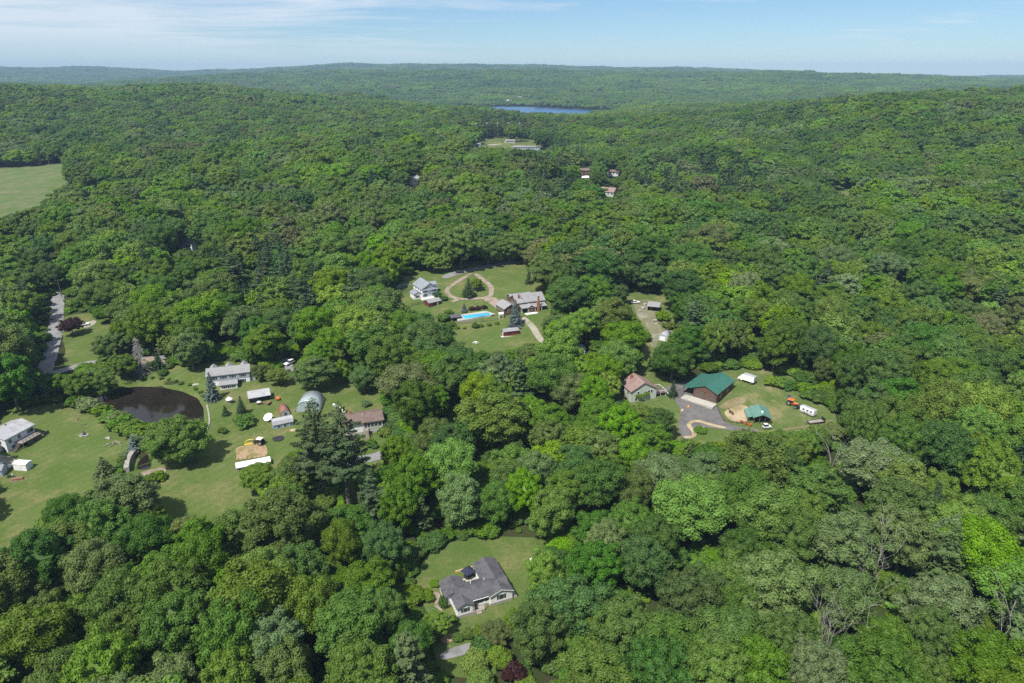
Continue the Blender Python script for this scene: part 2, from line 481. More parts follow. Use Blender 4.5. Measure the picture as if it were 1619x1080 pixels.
# ------------------------------------------------------------------ ground: one sheet to the horizon
def axis(lo, f0, f1, hi, step, grow):
    a = list(np.arange(f0, f1+0.01, step)); s = step
    while a[-1] < hi: s *= grow; a.append(a[-1]+s)
    s = step; b = []; x = f0
    while x > lo: s *= grow; x -= s; b.append(x)
    return np.array(b[::-1]+a)
gx = axis(-9500, -300, 300, 9500, 4.0, 1.075)
gy = axis(-900, 90, 460, 10500, 4.0, 1.035)
GX, GY = np.meshgrid(gx, gy)
GV = np.stack([GX.ravel(), GY.ravel(), H(GX.ravel(), GY.ravel())], 1)
nx_, ny_ = len(gx), len(gy)
ii = (np.arange(ny_-1)[:, None]*nx_+np.arange(nx_-1)[None, :]).ravel()
GQ = np.stack([ii, ii+1, ii+1+nx_, ii+nx_], 1)
struct(obj('ground', mesh_np('ground', GV, GQ, None, [M['forest_floor']], None, True)))

def drape(name, poly, mat, dz, step=4.0, level=None, kind='structure', jit=0.22):
    """a sheet with the given outline that follows the ground"""
    P = []
    for i in range(len(poly)):
        a, b = np.array(poly[i], float), np.array(poly[(i+1) % len(poly)], float)
        k = max(1, int(np.hypot(*(b-a))/step))
        for j in range(k): P.append(a+(b-a)*j/k)
    # soften the corners of the outline
    P = np.array(P)
    for _ in range(2): P = 0.5*P+0.25*(np.roll(P, 1, 0)+np.roll(P, -1, 0))
    if jit and level is None:
        P = P+jit*np.stack([_vn(P[:, 0], P[:, 1], 2.7*(1+jit), 41), _vn(P[:, 0], P[:, 1], 2.7*(1+jit), 42)], 1)
    nb = len(P)
    x0, y0 = P.min(0); x1, y1 = P.max(0)
    X, Y = np.meshgrid(np.arange(x0, x1, step), np.arange(y0, y1, step)); X = X.ravel(); Y = Y.ravel()
    pl = [tuple(p) for p in P]
    k = in_poly(X, Y, pl) & (poly_dist(X, Y, pl) > step*0.4)
    pts = np.vstack([P, np.stack([X[k], Y[k]], 1)])
    vs, _e, fs, *_ = delaunay_2d_cdt([Vector(p) for p in pts], [(i, (i+1) % nb) for i in range(nb)], [], 1, 1e-4)
    v = np.array([(p.x, p.y) for p in vs])
    z = np.full(len(v), level) if level is not None else H(v[:, 0], v[:, 1])+dz
    me = bpy.data.meshes.new(name)
    me.from_pydata([(a[0], a[1], b) for a, b in zip(v, z)], [], [tuple(f) for f in fs])
    me.materials.append(mat); me.polygons.foreach_set('use_smooth', [True]*len(me.polygons)); me.update()
    return struct(obj(name, me), kind)

def ribbon(pts, width):
    """outline of a path of a given width along points"""
    P = [np.array(p, float) for p in pts]; L = []; R = []
    for i in range(len(P)):
        d = P[min(i+1, len(P)-1)]-P[max(i-1, 0)]; d /= np.hypot(*d)+1e-9
        n = np.array((-d[1], d[0])); w = (width[i] if hasattr(width, '__len__') else width)/2
        L.append(tuple(P[i]+n*w)); R.append(tuple(P[i]-n*w))
    return L+R[::-1]

def smooth_line(pts, k=4):
    P = [np.array(p, float) for p in pts]; out = []
    for i in range(len(P)-1):
        p0, p1, p2, p3 = P[max(i-1, 0)], P[i], P[i+1], P[min(i+2, len(P)-1)]
        for j in range(k):
            t = j/k
            out.append(0.5*((2*p1)+(p2-p0)*t+(2*p0-5*p1+4*p2-p3)*t*t+(3*p1-p0-3*p2+p3)*t**3))
    out.append(P[-1])
    return [tuple(p) for p in out]

def path(name, px, width, mat, dz, step=2.5):
    return drape(name, ribbon(smooth_line(atl(px)), width), mat, dz, step)

drape('pond_water', POND, M['pond_water'], 0, 4, level=POND_Z)
drape('basin_water', BASIN, M['pond_water'], 0, 3, level=BASIN_Z)
drape('lake_water', LAKE, M['lake_water'], 0, 60, level=LAKE_Z)

LAWN_PX = {
 'home_lawn': ([(232, 800), (246, 768), (268, 748), (330, 700), (334, 660), (332, 640), (322, 618), (292, 604), (246, 596), (215, 596), (225, 580), (262, 575), (300, 580), (330, 570), (400, 575), (470, 598), (520, 598), (612, 605), (612, 690), (610, 740), (540, 745), (470, 725), (445, 790), (425, 840), (330, 850), (260, 840)], 'lawn'),
 'west_lawn': ([(-90, 650), (60, 640), (112, 632), (140, 662), (175, 688), (203, 715), (200, 748), (170, 785), (120, 800), (70, 825), (50, 870), (-10, 930), (-90, 930)], 'lawn'),
 'ranch_lawn': ([(645, 910), (675, 868), (720, 852), (790, 845), (880, 850), (875, 900), (840, 965), (800, 1000), (790, 1075), (730, 1085), (690, 1070), (676, 1000), (668, 960), (655, 935)], 'lawn_ranch'),
 'estate_lawn': ([(620, 462), (650, 428), (735, 415), (850, 412), (870, 450), (872, 500), (866, 560), (800, 575), (740, 572), (690, 555), (680, 505), (630, 500)], 'lawn'),
 'paddock_lawn': ([(1085, 612), (1165, 580), (1205, 585), (1240, 590), (1280, 610), (1328, 655), (1330, 672), (1250, 700), (1150, 705), (1085, 705)], 'paddock'),
 'yard_lawn': ([(985, 462), (1060, 462), (1072, 500), (1075, 560), (1020, 590), (990, 590), (930, 575), (1000, 560), (1018, 540), (990, 500)], 'paddock'),
 'road_verge_lawn': ([(96, 500), (160, 492), (200, 515), (190, 560), (110, 590), (100, 560)], 'lawn'),
 'bank_lawn': ([(90, 630), (150, 600), (220, 580), (310, 590), (360, 640), (355, 700), (275, 785), (215, 790), (160, 765), (175, 725), (140, 692)], 'lawn'),
 'salmon_lawn': ([(960, 600), (1000, 582), (1060, 596), (1092, 618), (1092, 705), (1040, 695), (985, 665)], 'paddock'),
 'hill_clearing': ([(1312, 288), (1330, 292), (1356, 310), (1350, 318), (1325, 308)], 'meadow'),
 'meadow': ([(-120, 300), (-40, 268), (60, 262), (112, 258), (112, 292), (70, 330), (0, 358), (-140, 380)], 'meadow'),
}
LAWN_W = {}
for k_, (px_, mt_) in LAWN_PX.items():
    LAWN_W[k_] = atl(px_)
    drape(k_, LAWN_W[k_], M[mt_], 0.08 if k_ in ('bank_lawn', 'salmon_lawn') else 0.14, 14.0 if k_ == 'meadow' else 1.6 if k_ == 'bank_lawn' else 4.0, jit=2.5 if k_ == 'meadow' else 1.0)
SCHOOL_W = atl([(738, 232), (752, 224), (772, 218), (806, 215), (850, 222), (872, 230), (870, 239), (800, 237)])
drape('sports_field', SCHOOL_W, M['paddock'], 0.3, 14, jit=3)
drape('car_park', atl([(808, 230), (832, 231), (868, 234), (868, 236.5), (832, 234), (808, 233)]), M['gravel_pale'], 0.6, 8, jit=2)
drape('school_lane', atl([(768, 229), (790, 228), (800, 229.5), (790, 230.5), (770, 231)]), M['gravel_pale'], 0.6, 6, jit=2)
drape('far_shore_lawn', [(-40, 2665), (40, 2662), (130, 2600), (150, 2640), (40, 2700), (-50, 2690)], M['meadow'], 4.0, 15)

# roads, drives, yards
path('road', [(60, 640), (66, 600), (80, 560), (88, 520), (91, 480), (93, 445), (88, 420)], 6.0, M['road'], 0.22)
path('side_road', [(78, 592), (112, 583), (150, 573), (205, 571), (245, 568), (300, 556), (380, 548), (450, 556)], 4.6, M['road'], 0.27)
path('home_drive', [(440, 556), (452, 575), (462, 590)], 4.0, M['road'], 0.33)
drape('dirt_drive', atl([(207, 580), (215, 568), (243, 563), (262, 572), (268, 580), (245, 574)]), M['gravel_pink'], 0.34, 2)
drape('parking_pad', atl([(127, 514), (150, 505), (156, 510), (135, 521)]), M['gravel_pale'], 0.22, 2)
path('estate_road', [(700, 440), (722, 432), (746, 427), (763, 423), (785, 420), (815, 413)], 5.5, M['road'], 0.20)
CIRC = smooth_line(atl([(747, 432), (733, 440), (713, 453), (707, 462), (716, 470), (731, 473.5), (767, 471), (777, 464), (775, 452), (762, 441), (750, 433)]), 5)
drape('loop_drive', ribbon(CIRC, 2.7), M['gravel_pink'], 0.25, 2.0, jit=.4)
path('garage_drive', [(768, 471.5), (777, 475), (788, 482), (796, 488)], [3.6, 4.5, 6, 7, 7, 7, 7, 7, 7, 7, 7, 7, 7], M['gravel_pink'], 0.31, 2.0)
path('spur_drive', [(712, 479), (724, 474.5), (735, 473)], 2.4, M['gravel_pink'], 0.31, 2.0)
path('neighbour_drive', [(600, 462), (626, 454), (650, 449)], 4.2, M['road'], 0.20)
path('gravel_path', [(826, 501), (841, 516), (853, 535), (872, 556)], [3, 3, 3, 3, 3.4, 3.4, 3.4, 3.4, 3, 3, 3, 3, 3], M['gravel_pale'], 0.22)
drape('shelter_yard', atl([(1000, 478), (1026, 472), (1046, 490), (1040, 515), (1048, 522), (1062, 524), (1060, 530), (1045, 534), (1036, 552), (1026, 552), (1030, 530), (1020, 512), (1010, 500)]), M['rough_yard'], 0.22, 2.5, jit=1.0)
drape('barn_yard', atl([(1049, 616), (1060, 608), (1097, 603), (1132, 640), (1146, 672), (1180, 677), (1206, 679), (1206, 684), (1150, 681), (1100, 674), (1096, 682), (1101, 697), (1078, 699), (1072, 680), (1075, 645), (1063, 628), (1050, 624)]), M['asphalt'], 0.24, 2.5)
path('sand_verge', [(1078, 692), (1097, 692), (1096, 682), (1089, 674), (1096, 667.5), (1108, 668), (1125, 673), (1150, 678)], 1.6, M['sand'], 0.31)
drape('sand_patch', atl([(1073, 647), (1080, 643), (1084, 648), (1080, 654), (1072, 655)]), M['sand'], 0.31, 2)
path('track', [(1150, 680), (1200, 684), (1245, 679), (1290, 672), (1320, 664)], 1.1, M['worn_grass'], 0.22)
drape('sand_paddock', atl([(1140, 658), (1146, 647), (1162, 643), (1180, 639), (1190, 656), (1187, 670), (1156, 669)]), M['sand'], 0.26, 2.0, jit=.8)
drape('dry_patch', atl([(1136, 646), (1150, 632), (1172, 626), (1182, 634), (1160, 645), (1146, 652)]), M['worn_grass'], 0.20, 2, jit=1.0)
drape('ranch_drive', atl([(690, 1034), (702, 1027), (744, 1017), (752, 1012), (757, 1020), (748, 1033), (704, 1046), (690, 1048)]), M['road'], 0.24, 2)
path('ranch_path', [(688, 936), (692, 950), (694, 966), (706, 984), (722, 986)], 1.6, M['gravel_pink'], 0.22, 1.5)
path('ranch_bed', [(700, 1018), (712, 1008), (740, 1004), (756, 996)], 2.2, M['soil'], 0.22, 1.5)
path('brown_house_drive', [(540, 738), (560, 729), (592, 724), (612, 716)], 4.2, M['road'], 0.24)
path('house_bank_path', [(545, 707), (560, 703), (575, 699)], 1.2, M['gravel_pale'], 0.22, 1.5)
drape('garden_soil', atl([(372, 707), (420, 702), (424, 722), (374, 729)]), M['soil'], 0.24, 1.5)
drape('bare_patch', atl([(268, 744), (262, 752), (240, 758), (218, 752), (216, 746), (240, 745), (254, 736)]), M['gravel_pink'], 0.22, 2)
drape('worn_patch', atl([(450, 682), (470, 676), (478, 680), (468, 686)]), M['sand'], 0.22, 2)
drape('shed_yard', atl([(-20, 744), (22, 736), (30, 724), (-20, 718)]), M['gravel_pale'], 0.22, 2)

# ------------------------------------------------------------------ tree shapes
_bm = bmesh.new(); bmesh.ops.create_icosphere(_bm, subdivisions=1, radius=1.0)
ICO_V = np.array([v.co[:] for v in _bm.verts]); ICO_F = np.array([[v.index for v in f.verts] for f in _bm.faces]); _bm.free()

def unit(v): return v/(np.linalg.norm(v, axis=-1, keepdims=True)+1e-9)

def leaf_quads(rng, c, n, size, aspect=0.65, fold=0.15):
    """one small folded rhombus per spray of leaves"""
    k = len(c)
    t = unit(np.cross(n, rng.normal(size=(k, 3)))); b = np.cross(n, t)
    s = size*rng.uniform(0.7, 1.35, (k, 1))
    v = np.stack([c+t*s, c+b*s*aspect+n*s*fold, c-t*s, c-b*s*aspect+n*s*fold*0.3], 1).reshape(-1, 3)
    q = np.arange(4*k).reshape(k, 4)
    return v, q

def lobes_dome(rng, R, Rz, n, lr, low=-0.35, spread=(0.52, 0.80)):
    i = np.arange(n)+0.5
    z = low+(1-low)*(1-i/n); z = np.clip(z+rng.normal(0, 0.05, n), low, 1)
    a = i*2.39996+rng.normal(0, 0.25, n); q = np.sqrt(np.clip(1-z*z, 0, 1))
    d = np.stack([q*np.cos(a), q*np.sin(a), z], 1)
    s = rng.uniform(*spread, (n, 1))
    c = d*np.array([R, R, Rz])*s
    r = R*rng.uniform(*lr, n)
    return c, r

def crown_arrays(seed, R, Rz, zc, n_lobe, lr, n_leaf, size, core=0.80, low=-0.35, upb=0.35, spread=(0.52, 0.80), squash=0.85, lop=0.18, njit=0.42, mid=0.62):
    rng = np.random.default_rng(seed)
    c, r = lobes_dome(rng, R, Rz, n_lobe, lr, low, spread)
    c *= 1+rng.normal(0, lop, (n_lobe, 1))*np.array([1, 1, 0.6])
    c += np.array([rng.normal(0, R*0.06), rng.normal(0, R*0.06), 0])
    V, Q, T = [], [], []
    p = r**2/(r**2).sum()
    got, need = [], n_leaf
    gotn = []
    while need > 0:
        k = need*2
        li = rng.choice(n_lobe, k, p=p)
        d = unit(rng.normal(size=(k, 3))); d = d[(d[:, 2] > -0.55)]; li = li[:len(d)]
        pt = c[li]+d*r[li][:, None]*rng.uniform(0.78, 1.20, (len(d), 1))*np.array([1, 1, squash])
        dist = np.linalg.norm((pt[:, None, :]-c[None])/np.array([1, 1, squash]), axis=2)/r[None]
        dist[np.arange(len(d)), li] = 9
        ok = dist.min(1) > 0.78
        got.append(pt[ok]); gotn.append(d[ok]); need -= int(ok.sum())
    pt = np.concatenate(got)[:n_leaf]; d = np.concatenate(gotn)[:n_leaf]
    nrm = unit(d*0.75+np.array([0, 0, upb])+rng.normal(0, njit, d.shape))
    v, q = leaf_quads(rng, pt, nrm, size)
    V.append(v); Q.append(q); base = len(v)
    for i in range(n_lobe):
        cv = ICO_V*(1+rng.normal(0, 0.10, (len(ICO_V), 1)))*r[i]*core*np.array([1, 1, squash])+c[i]
        V.append(cv); T.append(ICO_F+base); base += len(cv)
    if mid:  # unseen solid ellipsoid added inside the crown to block light
        cv = ICO_V*(1+rng.normal(0, 0.06, (len(ICO_V), 1)))*np.array([R, R, Rz])*mid
        V.append(cv); T.append(ICO_F+base); base += len(cv)
    v = np.concatenate(V); v[:, 2] += zc
    return v, np.concatenate(Q), np.concatenate(T), c+np.array([0, 0, zc])

def trunk_mb(seed, h, r, lobes, n_limb=6, mat=None):
    rnd = random.Random(seed); mb = MB(); mat = mat or M['bark']
    bend = [(rnd.uniform(-.3, .3), rnd.uniform(-.3, .3)) for _ in range(4)]
    top = h*0.68
    pts = [(0, 0, -1.0), (bend[0][0]*0.3, bend[0][1]*0.3, top*0.3), (bend[1][0], bend[1][1], top*0.65), (bend[2][0], bend[2][1], top)]
    mb.tube(pts, [r*1.3, r*0.95, r*0.75, r*0.45], mat, 6)
    idx = list(range(len(lobes))); rnd.shuffle(idx)
    for i in idx[:n_limb]:
        p = lobes[i]; z0 = top*rnd.uniform(0.5, 0.95)
        mid = (p[0]*0.45, p[1]*0.45, z0+(p[2]-z0)*0.35)
        mb.tube([(bend[1][0]*.6, bend[1][1]*.6, z0), mid, (p[0], p[1], p[2])], [r*0.42, r*0.28, r*0.10], mat, 5)
    return mb

# (R, Rz, height, lobes, lobe radius range, lowest lobe, squash, looseness)
BROAD = [
 dict(R=8.0, Rz=8.0, h=19, n=80, lr=(.15, .25), low=-.80, squash=.85, lop=.08),
 dict(R=8.0, Rz=7.0, h=18, n=96, lr=(.12, .22), low=-.75, squash=.80, lop=.12),
 dict(R=7.0, Rz=9.0, h=21, n=90, lr=(.14, .24), low=-.85, squash=.95, lop=.11),
 dict(R=8.6, Rz=7.2, h=18, n=120, lr=(.10, .18), low=-.75, squash=.80, lop=.12),
 dict(R=8.0, Rz=8.2, h=19, n=140, lr=(.09, .16), low=-.85, squash=.90, lop=.10),
 dict(R=8.2, Rz=7.4, h=19, n=60, lr=(.17, .30), low=-.75, squash=.75, lop=.13),
 dict(R=7.2, Rz=8.6, h=20, n=110, lr=(.11, .22), low=-.88, squash=.90, lop=.17),
 dict(R=8.4, Rz=7.2, h=18, n=100, lr=(.11, .24), low=-.70, squash=.70, lop=.20),
]
def crown_mesh(name, seed, s, n_leaf, size, core=0.80, mat='leaf', with_trunk=False, njit=0.34):
    v, q, t, lob = crown_arrays(seed, s['R'], s['Rz'], s['h']-s['Rz']*1.03, s['n'], s['lr'], n_leaf, size, core, s['low'], 0.35, (0.60, 0.86), s['squash'], s['lop'], njit)
    if not with_trunk:
        return mesh_np(name, v, q, t, [M[mat]]), lob
    mb = MB().tube([(0, 0, -1), (0, 0, s['h']*0.5)], [0.35, 0.2], M['bark'], 5)
    tv = np.array(mb.v); tq = np.array([f for f in mb.f if len(f) == 4])+len(v)
    mi = np.concatenate([np.zeros(len(q)), np.ones(len(tq)), np.zeros(len(t))])
    return mesh_np(name, np.vstack([v, tv]), np.vstack([q, tq]), t, [M[mat], M['bark']], mi), lob

NEAR_CROWN, NEAR_TRUNK, MID_TREE = [], [], []
for i_, s_ in enumerate(BROAD):
    me_, lob_ = crown_mesh('crown', 100+i_, s_, 15000, 0.24)
    NEAR_CROWN.append(me_)
    NEAR_TRUNK.append(trunk_mb(200+i_, s_['h'], 0.36, lob_, 12).mesh('trunk'))
    MID_TREE.append(crown_mesh('forest_tree', 300+i_, s_, 4600, 0.42, 0.86, with_trunk=True, njit=0.30)[0])

def whorl_tree(seed, h, R, levels, per, droop, n_leaf, size, z0=0.08, power=1.0, gap=0.0, clump=0.35):
    """a conifer: whorls of boughs, each a spray of needles along a sinking or rising line"""
    rng = np.random.default_rng(seed); C, Nn = [], []
    boughs = []
    for L in range(levels):
        f = (L+0.5)/levels; z = h*(z0+(1-z0)*f); rad = R*(1-f)**power*rng.uniform(0.82, 1.1)+0.12
        if gap and rng.random() < gap: rad *= rng.uniform(0.45, 0.7)
        k = max(3, int(per*(0.55+0.45*(1-f)))); a0 = rng.uniform(0, 6.28)
        for j in range(k):
            a = a0+6.2832*j/k+rng.normal(0, 0.12); ln = rad*rng.uniform(0.72, 1.12)
            boughs.append((z+rng.normal(0, h*0.008), a, ln))
    w = np.array([b[2] for b in boughs]); w = w*w+0.4; w /= w.sum()
    cnt = np.maximum(4, (w*n_leaf).astype(int))
    for (z, a, ln), k in zip(boughs, cnt):
        t = np.sqrt(rng.uniform(0.02, 1, k)); side = rng.normal(0, clump, k)*ln*(1.05-t)*0.55+rng.normal(0, 0.12, k)
        x = t*ln; dz = -droop*ln*t*t+0.10*ln*t+rng.normal(0, 0.10, k)-np.abs(side)*0.18
        C.append(np.stack([x*math.cos(a)-side*math.sin(a), x*math.sin(a)+side*math.cos(a), z+dz], 1))
        Nn.append(np.tile([0.35*math.cos(a), 0.35*math.sin(a), 0.85], (k, 1)))
    c = np.concatenate(C); n = unit(np.concatenate(Nn)+rng.normal(0, 0.33, c.shape))
    return leaf_quads(rng, c, n, size, 0.5, 0.1)+(boughs,)

def conifer_meshes(seed, h, R, levels, per, droop, n_leaf, size, z0, power, gap=0.0, clump=0.35, core=True):
    v, q, boughs = whorl_tree(seed, h, R, levels, per, droop, n_leaf, size, z0, power, gap, clump)
    t = None
    if core:
        n = 9; ring = []
        for f, k in ((0.0, .34), (.35, .28), (.7, .14), (1.0, .01)):
            z = h*(z0+(1-z0)*f); rr = R*k
            ring += [(rr*math.cos(6.2832*i/n), rr*math.sin(6.2832*i/n), z) for i in range(n)]
        b = len(v); v = np.vstack([v, np.array(ring)])
        q = np.vstack([q, np.array([(b+r*n+i, b+r*n+(i+1) % n, b+(r+1)*n+(i+1) % n, b+(r+1)*n+i) for r in range(3) for i in range(n)])])
    crown = mesh_np('crown', v, q, t, [M['needle']])
    tb = MB().tube([(0, 0, -1), (0.1, 0, h*0.35), (0.05, 0.1, h*0.7), (0, 0, h*0.97)], [R*0.075+0.1, R*0.065+0.08, R*0.04+.05, 0.05], M['bark'], 6)
    rnd = random.Random(seed)
    for z, a, ln in rnd.sample(boughs, min(14, len(boughs))):
        tb.tube([(0, 0, z), (ln*0.7*math.cos(a), ln*0.7*math.sin(a), z-droop*ln*0.5+0.07*ln)], [0.09, 0.03], M['bark'], 4)
    return crown, tb.mesh('trunk')

POND_CROWN, POND_LOBES = crown_mesh('crown', 777, dict(R=9.2, Rz=7.8, h=16.5, n=150, lr=(.09, .16), low=-.9, squash=.9, lop=.06), 26000, 0.24)
POND_TRUNK = trunk_mb(778, 16.5, 0.5, POND_LOBES, 14).mesh('trunk')
SPRUCE = [conifer_meshes(400+i, 14, 3.6, 20, 11, 0.30, 7500, 0.25, 0.04, 0.82, 0.25, 0.5) for i in range(2)]
PINE = [conifer_meshes(410+i, 22, 5.4, 17, 9, 0.0, 9500, 0.29, 0.26, 0.55, 0.4, 0.55, False) for i in range(3)]
PINE_TALL = conifer_meshes(420, 27, 6.6, 19, 9, 0.0, 17000, 0.27, 0.36, 0.48, 0.35, 0.6, False)
HEM = [conifer_meshes(430+i, 18, 4.6, 24, 11, 0.22, 5200, 0.27, 0.10, 0.85) for i in range(2)]

def join_mesh(name, a, b):
    """crown and trunk of one far tree in a single mesh, for the forest only"""
    bm = bmesh.new(); bm.from_mesh(a); k = len(bm.faces); bm.from_mesh(b)
    for i, f in enumerate(bm.faces): f.material_index = 0 if i < k else 1
    me = bpy.data.meshes.new(name); bm.to_mesh(me); bm.free()
    me.materials.append(a.materials[0]); me.materials.append(b.materials[0])
    return me
MID_PINE = [join_mesh('forest_tree', *conifer_meshes(440+i, 22, 5.4, 14, 8, 0.0, 3000, 0.46, 0.26, 0.55, 0.4, 0.55, False)) for i in range(2)]
MID_SPRUCE = [join_mesh('forest_tree', *conifer_meshes(450+i, 19, 4.2, 18, 9, 0.24, 1800, 0.44, 0.08, 0.9)) for i in range(2)]

def far_patch(seed):
    """a knot of crowns for woods kilometres away"""
    rng = np.random.default_rng(seed); V, Q, T = [], [], []; b = 0
    pts = []
    for i in range(4):
        for j in range(4):
            pts.append(((i-1.5+rng.uniform(-.42, .42))*11.5, (j-1.5+rng.uniform(-.42, .42))*11.5))
    for x, y in pts:
        R = rng.uniform(5.6, 9.0); h = rng.uniform(13, 20)
        v, q, t, _ = crown_arrays(int(rng.integers(1e6)), R, R*0.9, 0, 14, (.26, .40), 150, .95, 0.92, -.2, .4, (.45, .7), .85, .15, 0.2)
        v = v+np.array([x, y, h-R*0.9])
        V.append(v); Q.append(q+b); T.append(t+b); b += len(v)
    return mesh_np('forest_patch', np.concatenate(V), np.concatenate(Q), np.concatenate(T), [M['leaf']])
PATCH = [far_patch(500+i) for i in range(4)]

def bush_mesh(seed, n_leaf=1500, size=0.16, R=1.5, Rz=1.2, n=22, lr=(.25, .4), lop=.12):
    v, q, t, _ = crown_arrays(seed, R, Rz, Rz*0.85, n, lr, n_leaf, size, 0.85, -.6, .3, (.45, .72), .9, lop)
    return mesh_np('foliage', v, q, t, [M['leaf']])
BUSH = [bush_mesh(600+i) for i in range(3)]
CLIPPED = [bush_mesh(610, 3200, 0.10, 1.5, 1.3, 40, (.26, .34), .03)]
WILD = [bush_mesh(620+i, 1300, 0.24, 1.9, 1.7, 26, (.2, .36), .25) for i in range(2)]

# colours of the living crowns (base colours)
TINT = {
 'mid':    (0.097, 0.174, 0.016), 'bright': (0.122, 0.222, 0.011), 'dark':   (0.066, 0.138, 0.017),
 'olive':  (0.114, 0.166, 0.032), 'silver': (0.128, 0.192, 0.062), 'brown':  (0.122, 0.152, 0.044),
 'pine':   (0.070, 0.118, 0.036), 'spruce': (0.044, 0.086, 0.028), 'blue':   (0.120, 0.165, 0.150), 'purple': (0.050, 0.018, 0.018),
 'lime':   (0.138, 0.238, 0.012),
}
TINT_WORD = {'mid': 'mid-green', 'bright': 'bright green', 'dark': 'dark green', 'olive': 'olive green', 'silver': 'silvery green', 'brown': 'brownish green', 'lime': 'yellow-green'}

# ------------------------------------------------------------------ where the woods stand
# what the trees leave open to view in the photograph: lawns, water, roofs, road (pixels of the photograph)
KEEP = [
 [(668, 905), (690, 880), (715, 866), (790, 857), (858, 864), (850, 890), (838, 912), (828, 940), (818, 958), (790, 975), (745, 1000), (752, 1018), (748, 1036), (705, 1048), (698, 1010), (684, 970), (680, 935)],
 [(-40, 655), (62, 655), (108, 645), (130, 655), (170, 690), (203, 715), (199, 745), (150, 760), (90, 786), (50, 808), (28, 850), (-40, 890)],
 [(186, 622), (200, 606), (240, 602), (290, 610), (324, 630), (328, 660), (330, 690), (300, 720), (262, 752), (205, 748), (206, 720), (235, 702), (245, 680), (212, 645)],
 [(240, 778), (262, 750), (330, 695), (334, 640), (320, 615), (230, 600), (228, 588), (262, 582), (325, 590), (330, 576), (398, 572), (402, 610), (470, 618), (510, 618), (590, 622), (606, 650), (604, 690), (560, 690), (470, 690), (432, 735), (408, 792), (330, 815), (270, 806)],
 [(545, 650), (606, 645), (608, 690), (606, 716), (592, 733), (552, 736), (548, 700)],
 [(66, 590), (84, 540), (84, 470), (97, 465), (97, 520), (98, 560), (118, 578), (112, 590)],
 [(124, 508), (150, 503), (155, 516), (130, 522)],
 [(208, 580), (222, 563), (262, 560), (268, 582), (240, 600)],
 [(628, 448), (658, 434), (700, 434), (738, 424), (800, 417), (826, 420), (834, 442), (862, 447), (858, 470), (851, 496), (850, 520), (853, 540), (800, 549), (755, 556), (718, 535), (706, 500), (640, 486)],
 [(998, 478), (1024, 470), (1048, 470), (1058, 492), (1062, 524), (1058, 540), (1032, 556), (1024, 548), (1030, 525), (1003, 500)],
 [(980, 600), (1005, 588), (1040, 606), (1085, 592), (1120, 588), (1170, 582), (1200, 590), (1240, 606), (1312, 648), (1316, 664), (1250, 680), (1140, 684), (1104, 694), (1074, 694), (1068, 660), (1040, 640), (1000, 634)],
 [(-40, 296), (40, 272), (100, 266), (102, 288), (60, 326), (-40, 346)],
 [(745, 230), (775, 220), (800, 218), (803, 233), (745, 233)], [(808, 224), (866, 231), (862, 237), (808, 235)], [(1318, 292), (1335, 298), (1350, 312), (1332, 308)],
 [(735, 1032), (765, 1022), (806, 1016), (818, 1060), (800, 1090), (735, 1090)],
 [(292, 378), (312, 380), (314, 390), (298, 394)],
 [(648, 279), (662, 279), (662, 292), (648, 292)],
 [(917, 263), (933, 263), (933, 280), (928, 284), (917, 282)],
 [(960, 268), (978, 268), (978, 279), (960, 279)],
 [(951, 294), (974, 296), (974, 311), (953, 309)],
 [(798, 162), (870, 166), (944, 176), (905, 181), (806, 179)],
 [(912, 545), (928, 545), (928, 560), (912, 560)],
 [(534, 690), (560, 690), (566, 790), (548, 800)], [(448, 564), (472, 564), (474, 590), (456, 588)],
]
def overlaps_keep(x, y, z, h, r, pad=0.80):
    """whether a crown would stand in the way of something the photograph shows"""
    bad = np.zeros(len(x), bool)
    cz = z+h*0.62; rv = h*0.38
    px, py, d = proj(x, y, cz)
    rx = FPX*r/d*pad; ry = FPX*np.hypot(rv*CP, r*0.45)/d*pad
    bx, by, _ = proj(x, y, z)
    for poly in KEEP:
        P = np.array(poly); x0, y0 = P.min(0); x1, y1 = P.max(0)
        cand = np.nonzero((px+rx > x0) & (px-rx < x1) & (py-ry < y1) & (by > y0) & ~bad)[0]
        if not len(cand): continue
        k2 = 1.9 if poly is KEEP[5] else 1.0
        hit = in_poly(px[cand], py[cand], poly) | in_poly(bx[cand], by[cand], poly)
        for k in range(12):
            a = 6.2832*k/12
            hit |= in_poly(px[cand]+k2*rx[cand]*math.cos(a), py[cand]+k2*ry[cand]*math.sin(a), poly)
        for vx, vy in list(poly)+[tuple(P.mean(0))]:
            hit |= ((vx-px[cand])/rx[cand])**2+((vy-py[cand])/ry[cand])**2 < (0.9 if len(poly) > 6 else 1.1)
        bad[cand[hit]] = True
    return bad

rng = np.random.default_rng(7)
SPACE = 12.2
ys_ = np.arange(20, 1400, SPACE*0.88); xs_ = np.arange(-1400, 1400, SPACE)
TX, TY = np.meshgrid(xs_, ys_); TX = TX+(np.arange(len(ys_)) % 2)[:, None]*SPACE/2
TX = (TX+rng.uniform(-.36, .36, TX.shape)*SPACE).ravel(); TY = (TY+rng.uniform(-.36, .36, TY.shape)*SPACE).ravel()
k_ = (np.abs(TX) < 0.84*TY+110)
TX, TY = TX[k_], TY[k_]
# smaller trees fill in under the tall ones
ux_ = TX+rng.uniform(.35, .65, TX.shape)*SPACE; uy_ = TY+rng.uniform(-.35, .35, TX.shape)*SPACE
k_ = rng.random(len(ux_)) < 0.62
UNDER = np.concatenate([np.zeros(len(TX), bool), np.ones(int(k_.sum()), bool)])
TX = np.concatenate([TX, ux_[k_]]); TY = np.concatenate([TY, uy_[k_]])
k_ = (np.hypot(TX, TY) < 330) | (rng.random(len(TX)) < 0.66)     # the older woods further off stand wider
TX, TY, UNDER = TX[k_], TY[k_], UNDER[k_]
